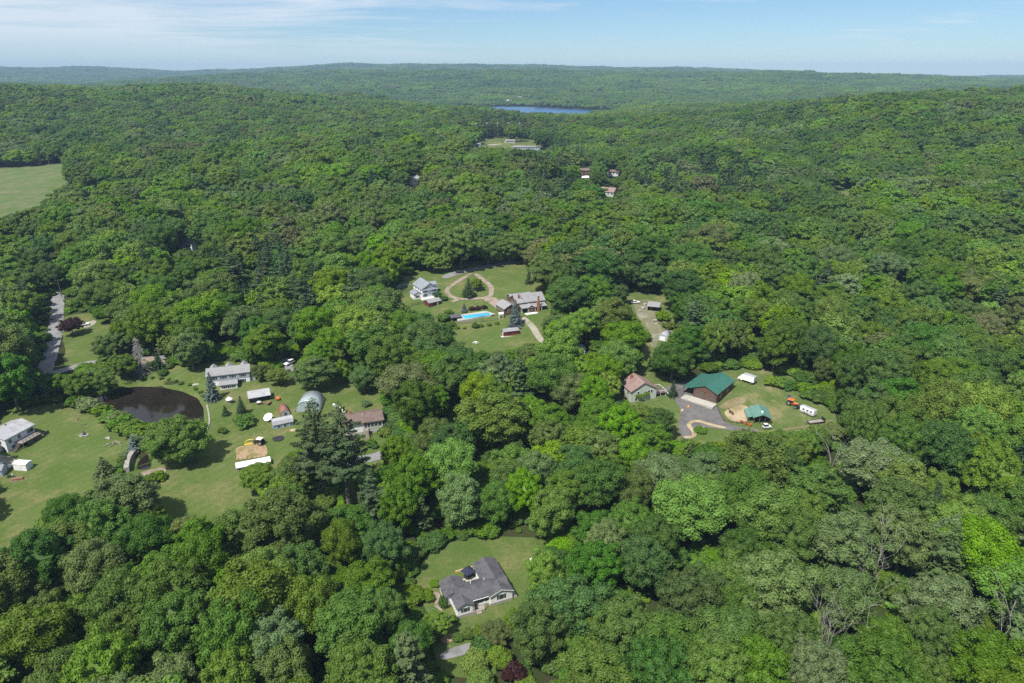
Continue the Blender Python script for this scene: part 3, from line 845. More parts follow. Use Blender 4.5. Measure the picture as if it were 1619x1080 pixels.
# explicit single trees come first; the woods keep clear of them
EXPLICIT = []     # (x, y, radius)

def far_open(x, y):
    b = in_poly(x, y, SCHOOL_W) & (rng.random(len(x)) < 0.6)
    for k, w in LAWN_W.items():
        if k in ('meadow', 'hill_clearing'): b |= in_poly(x, y, w)
    return b

# ------------------------------------------------------------------ trees that stand out one by one
def crown_at(px, py, h, f=0.58): return at(px, py, h*f)
PLANTED = []
def plant(name, label, cat, mesh_pair, base, h, r, tint, loc, part='crown', group=None, rot=None):
    """one tree: an Empty at its foot, its crown and its trunk"""
    x, y = loc; z = gz(x, y)
    rnd = random.Random(int(abs(x)*31+abs(y)*17))
    o = thing(name, label, cat, (x, y, z), rnd.uniform(0, 6.28) if rot is None else rot, group)
    e = rnd.uniform(.88, 1.14) if part == 'crown' and name == 'broadleaf_tree' else 1.0
    s = (r/base[0]*e, r/base[0]/e, h/base[1])
    c = obj(part, mesh_pair[0], o); c.scale = s; c['tint'] = TINT[tint]
    if mesh_pair[1] is not None:
        t = obj('trunk', mesh_pair[1], o); t.scale = s
    return o
def broad(i): return (NEAR_CROWN[i], NEAR_TRUNK[i]), (BROAD[i]['R'], BROAD[i]['h'])

SINGLE = [  # (shape, px, py of the crown's middle, height, radius, tint, label)
 ('pond', 283, 688, 17.5, 9.9, 'mid', 'big round mid-green tree alone between the pond and the basin'),
 ('b6', 786, 660, 23, 11.5, 'bright', 'tall bright green maple between the brown-roofed and the salmon-roofed houses'),
 ('b5', 640, 606, 18, 10.5, 'brown', 'broad brownish-green tree right of the brown-roofed house'),
 ('b0', 985, 532, 17, 10.5, 'bright', 'spreading bright green tree above the salmon-roofed house'),
 ('b4', 879, 514, 12, 8.0, 'olive', 'soft rounded olive tree beside the gravel path of the estate'),
 ('b0', 1064, 568, 17, 8.5, 'dark', 'dense dark green tree in front of the grey tarpaulin shed'),
 ('b2', 938, 460, 19, 9.0, 'mid', 'tall tree behind the right end of the brown estate house'),
 ('b0', 902, 464, 19, 11.0, 'dark', 'broad dark tree against the right gable of the brown estate house'),
 ('b5', 585, 448, 20, 9.5, 'dark', 'dark domed tree left of the white house with the grey roof'),
 ('b1', 375, 512, 19, 9.5, 'silver', 'large silvery tree behind the white two-storey house by the pond'),
 ('b5', 203, 488, 16, 10.0, 'mid', 'wide domed tree above the dead spruce'),
 ('b6', 500, 585, 15, 8.0, 'olive', 'shaggy olive tree behind the arched greenhouse'),
 ('b0', 574, 598, 11, 5.6, 'dark', 'small round dark green tree on the grass behind the brown-roofed house'),
 ('b1', 443, 594, 7.5, 4.6, 'olive', 'low round tree in front of the white car'),
 ('b7', 413, 588, 7.0, 3.6, 'brown', 'thin half-bare tree at the right end of the white two-storey house'),
 ('b1', 408, 757, 9, 6.0, 'mid', 'spreading fruit tree beside the white-roofed garden shed'),
 ('b3', 112, 514, 9, 5.0, 'purple', 'dark purple-leaved tree beside the road and the white car'),
 ('b4', 172, 545, 13, 8.0, 'olive', 'feathery grey-green tree between the road junction and the dead spruce'),
 ('b3', 196, 575, 10, 6.5, 'mid', 'rounded tree leaning over the far end of the pond'),
 ('b2', 158, 604, 13, 6.0, 'mid', 'tree standing at the left tip of the pond'),
 ('b6', 128, 606, 12, 6.5, 'mid', 'spreading tree between the road junction and the pond'),
 ('b1', 1006, 660, 12, 6.5, 'mid', 'tree growing just below the salmon-roofed house'),
 ('b6', 1042, 668, 13, 6.0, 'dark', 'dark tree between the salmon-roofed house and the barn yard'),
 ('b3', 1028, 695, 14, 7.5, 'bright', 'bright tree at the lower left corner of the barn yard'),
 ('b1', 753, 449, 6.5, 4.0, 'bright', 'small bright green tree on the loop island behind its spruce'),
 ('b2', 873, 805, 17, 6.5, 'lime', 'yellow-green tree with bare trunk behind the ranch lawn'),
 ('b2', 728, 790, 19, 6.5, 'silver', 'silvery green tree with pale trunk at the back of the ranch lawn'),
 ('b0', 1095, 800, 21, 11.0, 'bright', 'huge bright green tree below the barn yard'),
 ('b6', 1290, 770, 19, 9.0, 'mid', 'mid-green tree leaning out below the flatbed trailer'),
 ('b3', 570, 930, 15, 9.0, 'mid', 'wide mid-green tree left of the white ranch house'),
 ('b2', 858, 905, 15, 4.8, 'bright', 'slim bright green tree at the right corner of the ranch lawn'),
 ('b7', 814, 982, 5.0, 3.2, 'mid', 'small feathery tree in front of the ranch house'),
 ('b7', 784, 1000, 5.0, 3.6, 'olive', 'low bushy tree in front of the ranch house porch'),
 ('b3', 690, 985, 6.5, 3.8, 'bright', 'bright bushy tree left of the ranch drive'),
]
for sh, px_, py_, h_, r_, tn_, lb_ in SINGLE:
    mp_, bs_ = ((POND_CROWN, POND_TRUNK), (9.2, 16.5)) if sh == 'pond' else broad(int(sh[1:])); p_ = crown_at(px_, py_, h_)
    plant('broadleaf_tree', lb_, 'tree', mp_, bs_, h_, r_, tn_, p_, group='trees standing out from the woods')
    EXPLICIT.append((p_[0], p_[1], r_*0.9))

CONIFER = [  # (kind, px, py of the foot, height, radius, tint, label)
 ('spruce', 337, 633, 12.0, 3.5, 'blue', 'dark blue spruce at the left end of the white two-storey house'),
 ('spruce', 815, 515, 13.0, 4.4, 'blue', 'pale blue spruce in front of the brown estate house'),
 ('spruce', 734, 494, 5.0, 1.9, 'blue', 'little blue spruce behind the swimming pool'),
 ('hemlock', 741, 470, 10.5, 4.4, 'spruce', 'dark spruce on the grass island of the loop drive'),
 ('spruce', 836, 449, 9.0, 2.6, 'pine', 'narrow pale spruce at the corner of the estate lawn'),
 ('tall', 552, 804, 36, 8.2, 'pine', 'tallest white pine, its long bare trunk standing in front of the brown-roofed house'),
 ('tall', 512, 790, 35, 8.0, 'pine', 'tall white pine left of the one with the bare trunk'),
 ('pine', 592, 838, 20, 6.0, 'pine', 'white pine at the foot of the drive below the brown-roofed house'),
 ('pine', 648, 1112, 20, 6.5, 'pine', 'blue-green pine at the bottom edge left of the ranch drive'),
 ('hemlock', 383, 656, 8.0, 2.4, 'spruce', 'narrow dark cedar on the lawn below the open shed'),
 ('spruce', 357, 657, 4.2, 1.8, 'spruce', 'small young spruce on the lawn below the lamp-shaped well house'),
 ('hemlock', 166, 752, 7.0, 4.0, 'brown', 'stubby brownish cedar on the west lawn beside the stone basin'),
 ('spruce', 213, 711, 5.5, 2.8, 'blue', 'small blue spruce at the top of the stone dam'),
 ('hemlock', 252, 585, 8.0, 3.2, 'spruce', 'open dark pine beside the dirt drive'),
 ('hemlock', 1063, 628, 7.5, 2.2, 'spruce', 'small dark conifer at the left corner of the barn yard'),
]
for i_, (kd_, px_, py_, h_, r_, tn_, lb_) in enumerate(CONIFER):
    mp_, bs_ = {'spruce': (SPRUCE[i_ % 2], (3.6, 14)), 'hemlock': (HEM[i_ % 2], (4.6, 18)), 'pine': (PINE[i_ % 3], (5.4, 22)), 'tall': (PINE_TALL, (6.6, 27))}[kd_]
    p_ = at(px_, py_)
    plant({'spruce': 'spruce_tree', 'hemlock': 'conifer_tree', 'pine': 'pine_tree', 'tall': 'pine_tree'}[kd_], lb_, 'tree', mp_, bs_, h_, r_, tn_, p_)
    EXPLICIT.append((p_[0], p_[1], r_*(0.5 if kd_ == 'tall' else 0.85)))

# bare trees
def dead_mb(seed, h, r0, n_main, spread):
    rnd = random.Random(seed); mb = MB()
    def grow(p, d, ln, r, lev):
        pts, rr = [p], [r]; q = Vector(p); d = Vector(d)
        for k in range(3):
            d = (d+Vector((rnd.uniform(-.22, .22), rnd.uniform(-.22, .22), rnd.uniform(0, .12)))).normalized()
            q = q+d*ln/3; pts.append(q.copy()); rr.append(r*(1-0.24*(k+1)))
        mb.tube(pts, rr, M['deadwood'], 5 if lev < 2 else 4)
        if lev < 3:
            for _ in range(rnd.randint(2, 3)):
                i = rnd.randint(1, 3); a = rnd.uniform(0, 6.28)
                dd = (d*1.0+Vector((math.cos(a), math.sin(a), 0.25))*rnd.uniform(.5, .9)).normalized()
                grow(pts[i], dd, ln*rnd.uniform(.45, .65), max(rr[i]*0.62, 0.045), lev+1)
    for k in range(n_main):
        a = 6.28*k/n_main+rnd.uniform(-.4, .4)
        grow(Vector((0, 0, -1)) if n_main < 3 else Vector((math.cos(a)*1.2, math.sin(a)*1.2, -1)), Vector((math.cos(a)*spread, math.sin(a)*spread, 1)).normalized(), h*rnd.uniform(.6, .8)*(1.15 if n_main > 5 else 1), r0*rnd.uniform(.7, 1), 1 if n_main > 5 else 0)
    return mb
DEAD = [(1387, 872, 17, 2, 'bare dead tree with crooked pale limbs among the dark crowns at the lower right'),
        (1308, 985, 15, 8, 'clump of bare grey stems near the bottom edge'),
        (1594, 985, 17, 3, 'bare dead tree at the right edge near the bottom corner'),
        (1388, 908, 14, 2, 'short dead trunk with broken limbs just below the crooked dead tree'),
        (1318, 828, 13, 2, 'small forked dead snag behind the yellow-green trees at the lower right'),
        (1440, 752, 13, 3, 'thin bare tree in the wood below the horse paddock'),
        (1325, 700, 12, 3, 'dead tree with pale branches beside the paddock track'),
        (1555, 545, 14, 4, 'grey bare tree in the wood near the right edge'),
        (1280, 415, 14, 3, 'bare tree top far up the wooded slope right of the barn'),
        (1310, 455, 14, 3, 'tall pale snag in the wood above the horse trailer')]
for i_, (px_, py_, h_, nm_, lb_) in enumerate(DEAD):
    p_ = at(px_, py_, h_*0.72)
    o_ = dead_mb(800+i_, h_*1.16, 0.27 if nm_ < 4 else 0.16, nm_, 0.2 if nm_ < 4 else 0.10).build('dead_tree')
    o_.location = (p_[0], p_[1], gz(*p_)); tag(o_, lb_, 'dead tree', 'bare dead trees')
    EXPLICIT.append((p_[0], p_[1], 3.2))
# the dead spruce by the pond
p_ = at(226, 592)
t_ = thing('dead_spruce', 'grey dead spruce with drooping bare twigs above the pond', 'dead tree', (p_[0], p_[1], gz(*p_)))
MB().tube([(0, 0, -1), (0.1, 0, 8), (0, 0, 17)], [.32, .22, .05], M['deadwood'], 6).build('trunk', t_)
mb_ = MB(); rnd_ = random.Random(5)
for k in range(230):
    f = rnd_.random(); z = 1.2+15.3*f; a = rnd_.uniform(0, 6.28); ln = (4.4*(1-f)**0.85+0.5)*rnd_.uniform(.7, 1.1)
    mb_.tube([(0, 0, z), (ln*.5*math.cos(a), ln*.5*math.sin(a), z-.1*ln), (ln*math.cos(a+.1), ln*math.sin(a+.1), z-.42*ln)], [.07, .05, .02], M['deadwood'], 3, False)
    for j in range(2):
        q = rnd_.uniform(.4, .9); b = a+rnd_.uniform(-.6, .6)
        x0, y0, z0 = ln*q*math.cos(a), ln*q*math.sin(a), z-.3*ln*q
        mb_.tube([(x0, y0, z0), (x0+.8*math.cos(b), y0+.8*math.sin(b), z0-.6)], [.035, .015], M['deadwood'], 3, False)
mb_.build('branches', t_)
EXPLICIT.append((p_[0], p_[1], 4.0))

# shrubs that can be told apart
SHRUB = [  # (mesh, px, py of its foot, radius, height, tint, label)
 ('c', 753, 1062, 3.6, 4.6, 'lime', 'large clipped round bush, the middle one of three below the ranch drive'),
 ('c', 792, 1050, 3.2, 4.4, 'lime', 'clipped round bush standing apart on the grass below the ranch house'),
 ('c', 757, 1086, 3.4, 4.2, 'lime', 'clipped round bush cut by the bottom edge'),
 ('b', 764, 1030, 3.0, 3.6, 'dark', 'dark loose bush above the clipped round bushes'),
 ('w', 815, 1072, 2.8, 3.6, 'purple', 'dark red-leaved shrub at the bottom of the ranch lawn'),
 ('b', 740, 1007, 1.6, 2.4, 'mid', 'upright bush, right one of the pair above the ranch drive'),
 ('b', 724, 1013, 1.5, 1.9, 'mid', 'small bush, left one of the pair above the ranch drive'),
 ('b', 757, 1003, 2.0, 2.4, 'mid', 'leafy bush by the ranch house front step'),
 ('c', 680, 949, 1.7, 1.9, 'mid', 'round bush beside the ranch path, the lower of two'),
 ('c', 673, 941, 1.7, 1.9, 'bright', 'round bush beside the ranch path, the upper of two'),
 ('b', 687, 926, 1.4, 1.7, 'bright', 'small bush at the left corner of the ranch patio'),
 ('b', 702, 960, 1.3, 3.6, 'dark', 'slim upright shrub against the left wall of the ranch house'),
 ('c', 718, 982, 1.3, 1.4, 'dark', 'low dark bush at the front left corner of the ranch house'),
 ('b', 686, 972, 1.8, 1.4, 'silver', 'low spreading bush along the ranch path'),
 ('c', 256, 593, 2.4, 2.2, 'dark', 'egg-shaped clipped bush on the pond bank'),
 ('c', 268, 583, 1.9, 1.9, 'mid', 'small round bush above the egg-shaped one'),
 ('b', 240, 583, 3.2, 3.0, 'mid', 'spreading bush below the dirt drive'),
 ('b', 218, 595, 2.0, 1.8, 'mid', 'low bush at the foot of the dead spruce'),
 ('b', 196, 722, 1.6, 1.6, 'silver', 'low bush, top one of the row beside the stone basin'),
 ('b', 194, 730, 1.8, 1.8, 'mid', 'round bush, second of the row beside the stone basin'),
 ('c', 193, 739, 1.7, 1.6, 'dark', 'small bush, third of the row beside the stone basin'),
 ('b', 188, 748, 1.6, 1.4, 'bright', 'bright little bush at the bottom of the row beside the stone basin'),
 ('w', 388, 672, 4.0, 4.0, 'mid', 'wide bush on the lawn below the dark cedar'),
 ('w', 353, 684, 1.6, 2.2, 'olive', 'wispy half-bare sapling on the home lawn'),
 ('b', 700, 508, 3.4, 4.0, 'mid', 'round shrub left of the pool house'),
 ('b', 714, 516, 2.2, 2.4, 'dark', 'dark bush below the pool house'),
 ('b', 723, 520, 1.3, 1.4, 'mid', 'small round bush below the pool, first from the left'),
 ('b', 734, 520, 1.0, 1.1, 'lime', 'tiny yellow bush below the pool'),
 ('b', 752, 518, 2.0, 2.2, 'dark', 'biggest bush in the row below the pool'),
 ('b', 761, 517, 1.3, 1.5, 'mid', 'bush just right of the biggest one below the pool'),
 ('b', 773, 515, 1.4, 1.6, 'mid', 'fourth bush from the left below the pool'),
 ('b', 786, 513, 1.3, 1.5, 'mid', 'last bush to the right below the pool'),
 ('w', 746, 491, 1.7, 2.0, 'purple', 'red-leaved shrub behind the pool, left one of three'),
 ('w', 756, 490, 1.8, 2.0, 'purple', 'red-leaved shrub behind the pool, middle one of three'),
 ('w', 766, 488, 1.6, 1.8, 'purple', 'red-leaved shrub behind the pool, right one of three'),
 ('b', 693, 552, 2.8, 3.0, 'mid', 'round shrub at the lower left corner of the estate lawn'),
 ('b', 836, 429, 1.5, 2.4, 'bright', 'light bush at the top corner of the estate lawn'),
 ('b', 585, 705, 2.2, 2.2, 'mid', 'bush below the front steps of the brown-roofed house'),
 ('c', 593, 708, 1.6, 1.5, 'dark', 'small dark bush right of the front steps of the brown-roofed house'),
 ('b', 608, 690, 2.6, 3.2, 'lime', 'yellow-green shrub at the right corner of the brown-roofed house'),
 ('b', 578, 642, 2.0, 2.4, 'silver', 'whitish flowering bush behind the brown-roofed house'),
 ('w', 1012, 628, 3.8, 4.6, 'mid', 'leafy bush in front of the salmon-roofed house'),
 ('w', 1046, 505, 4.0, 4.2, 'bright', 'bright bush below the open brown shelter'),
 ('w', 1057, 520, 3.4, 3.4, 'olive', 'loose bush beside the grey tarpaulin shed'),
 ('b', 1108, 683, 2.4, 1.8, 'mid', 'low bush in the sand-edged bed below the barn yard'),
]
for i_, (kd_, px_, py_, r_, h_, tn_, lb_) in enumerate(SHRUB):
    me_ = {'c': CLIPPED[0], 'b': BUSH[i_ % 3], 'w': WILD[i_ % 2]}[kd_]
    R_, hh_ = (1.5, 2.3) if kd_ != 'w' else (1.9, 3.2)
    x, y = at(px_, py_)
    o_ = obj('shrub', me_, None, (x, y, gz(x, y)+0.05)); o_.scale = (r_/R_, r_/R_, h_/hh_); o_.rotation_euler.z = i_*1.7
    o_['tint'] = TINT[tn_]; tag(o_, lb_, 'shrub', 'garden shrubs')
    EXPLICIT.append((x, y, r_*0.6))
def row(px, n, r, h, tints, label, seed, spread=1.2):
    rnd = random.Random(seed); L = smooth_line(atl(px), 8)
    ordn = ['first', 'second', 'third', 'fourth', 'fifth', 'sixth', 'seventh', 'eighth', 'ninth', 'tenth', 'eleventh', 'twelfth', 'thirteenth', 'fourteenth', 'fifteenth', 'sixteenth']
    for i in range(n):
        a = L[int((i+0.5)/n*(len(L)-1))]; x = a[0]+rnd.uniform(-1, 1)*spread; y = a[1]+rnd.uniform(-1, 1)*spread
        rr = r*rnd.uniform(.8, 1.25); hh = h*rnd.uniform(.75, 1.25)
        o = obj('shrub', WILD[i % 2], None, (x, y, gz(x, y)+0.05)); o.scale = (rr/1.9, rr/1.9, hh/3.2); o.rotation_euler.z = rnd.uniform(0, 6)
        o['tint'] = TINT[rnd.choice(tints)]; tag(o, label % ordn[i], 'shrub', label.split(' shrub ')[0].split(' of ')[-1] and 'wild shrub rows')
        EXPLICIT.append((x, y, rr*0.7))
row([(120, 642), (150, 652), (185, 672), (215, 690), (232, 698)], 11, 4.0, 4.0, ['mid', 'bright', 'silver'], '%s wild shrub along the near bank of the pond, counted from the left', 3)
row([(1222, 606), (1250, 614), (1280, 628), (1310, 640), (1325, 655)], 11, 3.6, 3.8, ['mid', 'bright', 'dark'], '%s wild shrub along the back of the paddock, counted from the left', 4)
row([(226, 600), (255, 599), (285, 606), (310, 616), (324, 630)], 10, 1.0, 1.0, ['mid', 'olive'], '%s low shrub on the far bank of the pond, counted from the left', 6, 0.4)
row([(232, 775), (225, 765), (240, 762), (262, 758)], 5, 2.4, 2.4, ['bright', 'mid'], '%s bright shrub below the stone basin, counted from the left', 8, 0.8)
row([(690, 470), (700, 472), (712, 500), (705, 505)], 4, 2.0, 2.2, ['mid', 'dark'], '%s shrub between the white house and the pool, counted from the top', 9, 0.8)

# ------------------------------------------------------------------ the woods
EX = np.array(EXPLICIT)
def near_explicit(x, y, r):
    b = np.zeros(len(x), bool)
    for ex, ey, er in EX: b |= np.hypot(x-ex, y-ey) < er+r*0.55
    return b
TZ = H(TX, TY)
n_ = len(TX)
TR = rng.choice([1, 1, 1, 1.18, .82], n_)*rng.uniform(6.4, 9.2, n_)*(1+0.15*_vn(TX, TY, 80, 11))
TH = 8.5+TR*rng.uniform(1.05, 1.65, n_)+3.0*_vn(TX, TY, 90, 12)
FARK = np.clip((np.hypot(TX, TY)-260)/160, 0, 1)
TR *= 1+0.26*FARK; TH *= 1+0.08*FARK
TR[UNDER] *= 0.58; TH[UNDER] *= 0.62
VAR = rng.integers(0, len(BROAD), n_)
# colours come in loose stands
tn = 1.25*_vn(TX, TY, 48, 21)+rng.normal(0, 0.42, n_); tn2 = 1.2*_vn(TX, TY, 75, 22)+rng.normal(0, 0.42, n_)
KIND = np.full(n_, 'mid', dtype='<U8')
KIND[tn > 0.42] = 'bright'; KIND[tn < -0.50] = 'dark'
KIND[(tn2 > 0.85)] = 'olive'; KIND[(tn2 < -1.1)] = 'silver'
KIND[(tn2 > 1.4)] = 'brown'; KIND[(tn > 1.15)] = 'lime'
# conifer stands
PX, PY, PD = proj(TX, TY, TZ+TH*0.6)
con = np.zeros(n_)
for cx, cy, rx, ry, p in [(430, 460, 70, 75, .75), (1110, 280, 110, 35, .7), (590, 260, 60, 40, .35), (870, 270, 45, 50, .7), (300, 410, 80, 40, .3), (790, 195, 60, 18, .6), (1230, 330, 60, 40, .35), (530, 480, 40, 40, .35), (60, 600, 60, 40, .3), (1000, 380, 60, 30, .2)]:
    con = np.maximum(con, p*(((PX-cx)/rx)**2+((PY-cy)/ry)**2 < 1))
con = np.maximum(con, 0.025)
isc = rng.random(n_) < con
KIND[isc] = np.where(rng.random(isc.sum()) < 0.6, 'pine', 'spruce')
TH[isc] += 2.5; TR[isc] *= 0.82
alive = ~far_open(TX, TY) & ~near_explicit(TX, TY, TR)
state = np.zeros(n_, int)
todo = alive.copy()
for k in (1.0, 0.72, 0.5, 0.32, 0.18):
    idx = np.nonzero(todo)[0]
    if not len(idx): break
    bad = overlaps_keep(TX[idx], TY[idx], TZ[idx], TH[idx]*k, TR[idx]*(0.35+0.65*k))
    ok = idx[~bad]
    TH[ok] *= k; TR[ok] *= (0.35+0.65*k); state[ok] = 1; todo[ok] = False
keep = state == 1
# nothing tall inside the lawns that open to view only in part
for w in LAWN_W.values():
    keep &= ~(in_poly(TX, TY, w) & (TH > 7.0) & (poly_dist(TX, TY, w) > 5.0) & (rng.random(n_) < 0.6))
TX, TY, TZ, TR, TH, VAR, KIND = [a[keep] for a in (TX, TY, TZ, TR, TH, VAR, KIND)]
n_ = len(TX)

# which trees show largest in the photograph: paint them far to near on a coarse frame and count
PX, PY, PD = proj(TX, TY, TZ+TH*0.62)
S_ = 3.0; W_, H_ = int(1619/S_), int(1080/S_)
frame = np.full((H_, W_), -1, int)
RXp = FPX*TR/PD/S_; RYp = FPX*np.hypot(TH*0.38*CP, TR*0.5)/PD/S_
near_i = np.nonzero((PD < 420) & (PX > -60) & (PX < 1680) & (PY > -20) & (PY < 1150))[0]
for i in near_i[np.argsort(-PD[near_i])]:
    cx, cy = PX[i]/S_, PY[i]/S_; rx, ry = RXp[i], RYp[i]
    a0, a1, b0, b1 = max(int(cx-rx), 0), min(int(cx+rx)+1, W_), max(int(cy-ry), 0), min(int(cy+ry)+1, H_)
    if a1 <= a0 or b1 <= b0: continue
    yy, xx = np.mgrid[b0:b1, a0:a1]
    frame[b0:b1, a0:a1][((xx-cx)/rx)**2+((yy-cy)/ry)**2 < 1] = i
cnt = np.bincount(frame[frame >= 0], minlength=n_)
is_con = np.isin(KIND, ['pine', 'spruce'])
tall = TH > 5.0
big = np.zeros(n_, bool)
order = np.argsort(-cnt)
big[[i for i in order if not is_con[i] and cnt[i] > 0 and tall[i]][:300-len(SINGLE)]] = True
big[[i for i in order if is_con[i] and cnt[i] > 12 and tall[i]][:60]] = True

LAND = [('white ranch house', 758, 935), ('ranch drive', 725, 1035), ('swimming pool', 752, 500), ('brown estate house', 822, 470), ('green-roofed barn', 1127, 612),
        ('small green-roofed stable', 1198, 655), ('salmon-roofed house', 1010, 610), ('brown-roofed house', 580, 665), ('white two-storey house by the pond', 362, 598), ('big round tree by the pond', 283, 690),
        ('stone basin', 222, 728), ('white house with the deck', 30, 695), ('road junction', 90, 580), ('dead spruce', 226, 560), ('arched greenhouse', 485, 635), ('tallest white pine', 530, 710),
        ('open brown shelter', 1034, 484), ('red garden shed', 806, 524), ('horse trailer', 1275, 650), ('flatbed trailer', 1290, 667), ('crooked dead tree', 1387, 872), ('clump of bare grey stems', 1308, 985),
        ('dead tree at the right edge', 1594, 985), ('long white garden shed', 402, 732), ('fruit tree by the garden', 408, 760), ('huge bright green tree below the barn', 1095, 800),
        ('tall bright maple', 786, 660), ('purple-leaved tree', 112, 514), ('bottom left corner', 0, 1080), ('bottom right corner', 1619, 1080), ('middle of the bottom edge', 960, 1080), ('middle of the left edge', 0, 900), ('thin bare tree', 1440, 752),
        ('bottom edge below the home lawn', 330, 1080), ('middle of the right edge', 1619, 700)]
LP = np.array([(a[1], a[2]) for a in LAND], float)
ORD = ['', 'second ', 'third ', 'fourth ', 'fifth ', 'sixth ', 'seventh ', 'eighth ', 'ninth ', 'tenth ', 'eleventh ', 'twelfth ', 'thirteenth ', 'fourteenth ', 'fifteenth ']+['%dth ' % k for k in range(16, 60)]
def side(dx, dy):
    if abs(dx) > 1.4*abs(dy): return 'right of' if dx > 0 else 'left of'
    return 'above' if dy < 0 else 'below'
bi = np.nonzero(big)[0]
groups = {}
for i in bi:
    d = np.hypot(LP[:, 0]-PX[i], (LP[:, 1]-PY[i])*1.3); j = int(np.argmin(d))
    word = {'pine': 'pine', 'spruce': 'spruce'}.get(KIND[i]) or TINT_WORD[KIND[i]]+' tree'
    sz = 'low ' if TH[i] < 10 else ''
    groups.setdefault((sz+word, side(PX[i]-LP[j, 0], PY[i]-LP[j, 1]), j), []).append((d[j], i))
for (word, sd, j), rows in groups.items():
    rows.sort()
    for k, (_d, i) in enumerate(rows):
        lab = '%s in the wood %s the %s, %snearest of these' % (word, sd, LAND[j][0], ORD[k]) if len(rows) > 1 else '%s in the wood just %s the %s' % (word, sd, LAND[j][0])
        w_ = lab.split()
        if len(w_) > 16: lab = lab.replace(' in the wood', '').replace('nearest of these', 'nearest')
        if KIND[i] in ('pine', 'spruce'):
            mp_, bs_ = (PINE[VAR[i] % 3], (5.4, 22)) if KIND[i] == 'pine' else (HEM[VAR[i] % 2], (4.6, 18))
            plant('pine_tree' if KIND[i] == 'pine' else 'spruce_tree', lab, 'tree', mp_, bs_, TH[i], TR[i], KIND[i], (TX[i], TY[i]), group='conifers in the woods')
        else:
            mp_, bs_ = broad(int(VAR[i]))
            plant('broadleaf_tree', lab, 'tree', mp_, bs_, TH[i], TR[i], KIND[i], (TX[i], TY[i]), group='broadleaf trees in the woods')

# the rest of the woods: one mass, drawn as copies on points
def scatter(name, label, cat, pts, rot, scl, idx, sources):
    me = bpy.data.meshes.new(name); me.vertices.add(len(pts)); me.vertices.foreach_set('co', np.asarray(pts, np.float32).ravel())
    for nm, dat, tp in (('rot', rot, 'FLOAT_VECTOR'), ('scl', scl, 'FLOAT_VECTOR')):
        at_ = me.attributes.new(nm, tp, 'POINT'); at_.data.foreach_set('vector', np.asarray(dat, np.float32).ravel())
    tint = np.array([c for _m, c in sources], np.float32)[np.asarray(idx)]
    at_ = me.attributes.new('tint', 'FLOAT_COLOR', 'POINT'); at_.data.foreach_set('color', np.hstack([tint, np.ones((len(tint), 1), np.float32)]).ravel())
    at_ = me.attributes.new('idx', 'INT', 'POINT'); at_.data.foreach_set('value', np.asarray(idx, np.int32))
    me.update()
    src = bpy.data.collections.new(name+'_source')
    for i, (m, c) in enumerate(sources):
        so = bpy.data.objects.new('%s_source_%03d' % (name, i), m); src.objects.link(so)
    ng = bpy.data.node_groups.new(name, 'GeometryNodeTree')
    ng.interface.new_socket('Geometry', in_out='INPUT', socket_type='NodeSocketGeometry')
    ng.interface.new_socket('Geometry', in_out='OUTPUT', socket_type='NodeSocketGeometry')
    gi = ng.nodes.new('NodeGroupInput'); go = ng.nodes.new('NodeGroupOutput')
    ci = ng.nodes.new('GeometryNodeCollectionInfo'); ci.inputs['Collection'].default_value = src
    ci.inputs['Separate Children'].default_value = True; ci.inputs['Reset Children'].default_value = True
    ip = ng.nodes.new('GeometryNodeInstanceOnPoints'); ip.inputs['Pick Instance'].default_value = True
    def attr(nm, tp):
        a = ng.nodes.new('GeometryNodeInputNamedAttribute'); a.data_type = tp; a.inputs['Name'].default_value = nm
        return a.outputs['Attribute']
    ng.links.new(gi.outputs[0], ip.inputs['Points']); ng.links.new(ci.outputs[0], ip.inputs['Instance'])
    ng.links.new(attr('idx', 'INT'), ip.inputs['Instance Index']); ng.links.new(attr('rot', 'FLOAT_VECTOR'), ip.inputs['Rotation']); ng.links.new(attr('scl', 'FLOAT_VECTOR'), ip.inputs['Scale'])
    ng.links.new(ip.outputs[0], go.inputs[0])
    o = obj(name, me); md = o.modifiers.new('woods', 'NODES'); md.node_group = ng
    tag(o, label, cat); o['kind'] = 'stuff'
    return o

TN = ['mid', 'bright', 'dark', 'olive', 'silver', 'brown', 'lime']
def split_kind(sel):
    return sel & ~is_con, sel & (KIND == 'pine'), sel & (KIND == 'spruce')
SRC = []; IDX = np.zeros(n_, int); SC3 = np.ones((n_, 3))
nb = len(BROAD)
for ti, t in enumerate(TN):
    for vi in range(nb): SRC.append((MID_TREE[vi], TINT[t]))
for m in MID_PINE: SRC.append((m, TINT['pine']))
for m in MID_SPRUCE: SRC.append((m, TINT['spruce']))
for i in range(n_):
    if KIND[i] == 'pine': IDX[i] = len(TN)*nb+VAR[i] % 2; SC3[i] = (TR[i]/5.4, TR[i]/5.4, TH[i]/22)
    elif KIND[i] == 'spruce': IDX[i] = len(TN)*nb+2+VAR[i] % 2; SC3[i] = (TR[i]/4.2, TR[i]/4.2, TH[i]/19)
    else:
        IDX[i] = TN.index(KIND[i])*nb+VAR[i]; b_ = BROAD[VAR[i]]; SC3[i] = (TR[i]/b_['R'], TR[i]/b_['R'], TH[i]/b_['h'])
rest = ~big
ex_ = rng.uniform(.86, 1.18, n_); SC3[:, 0] *= ex_; SC3[:, 1] /= ex_
ROT = np.zeros((n_, 3)); ROT[:, 2] = rng.uniform(0, 6.28, n_); ROT[:, :2] = rng.normal(0, 0.05, (n_, 2))
scatter('forest', 'dense mixed green woods covering the slopes behind the single trees', 'forest',
        np.stack([TX, TY, TZ], 1)[rest], ROT[rest], SC3[rest], IDX[rest], SRC)

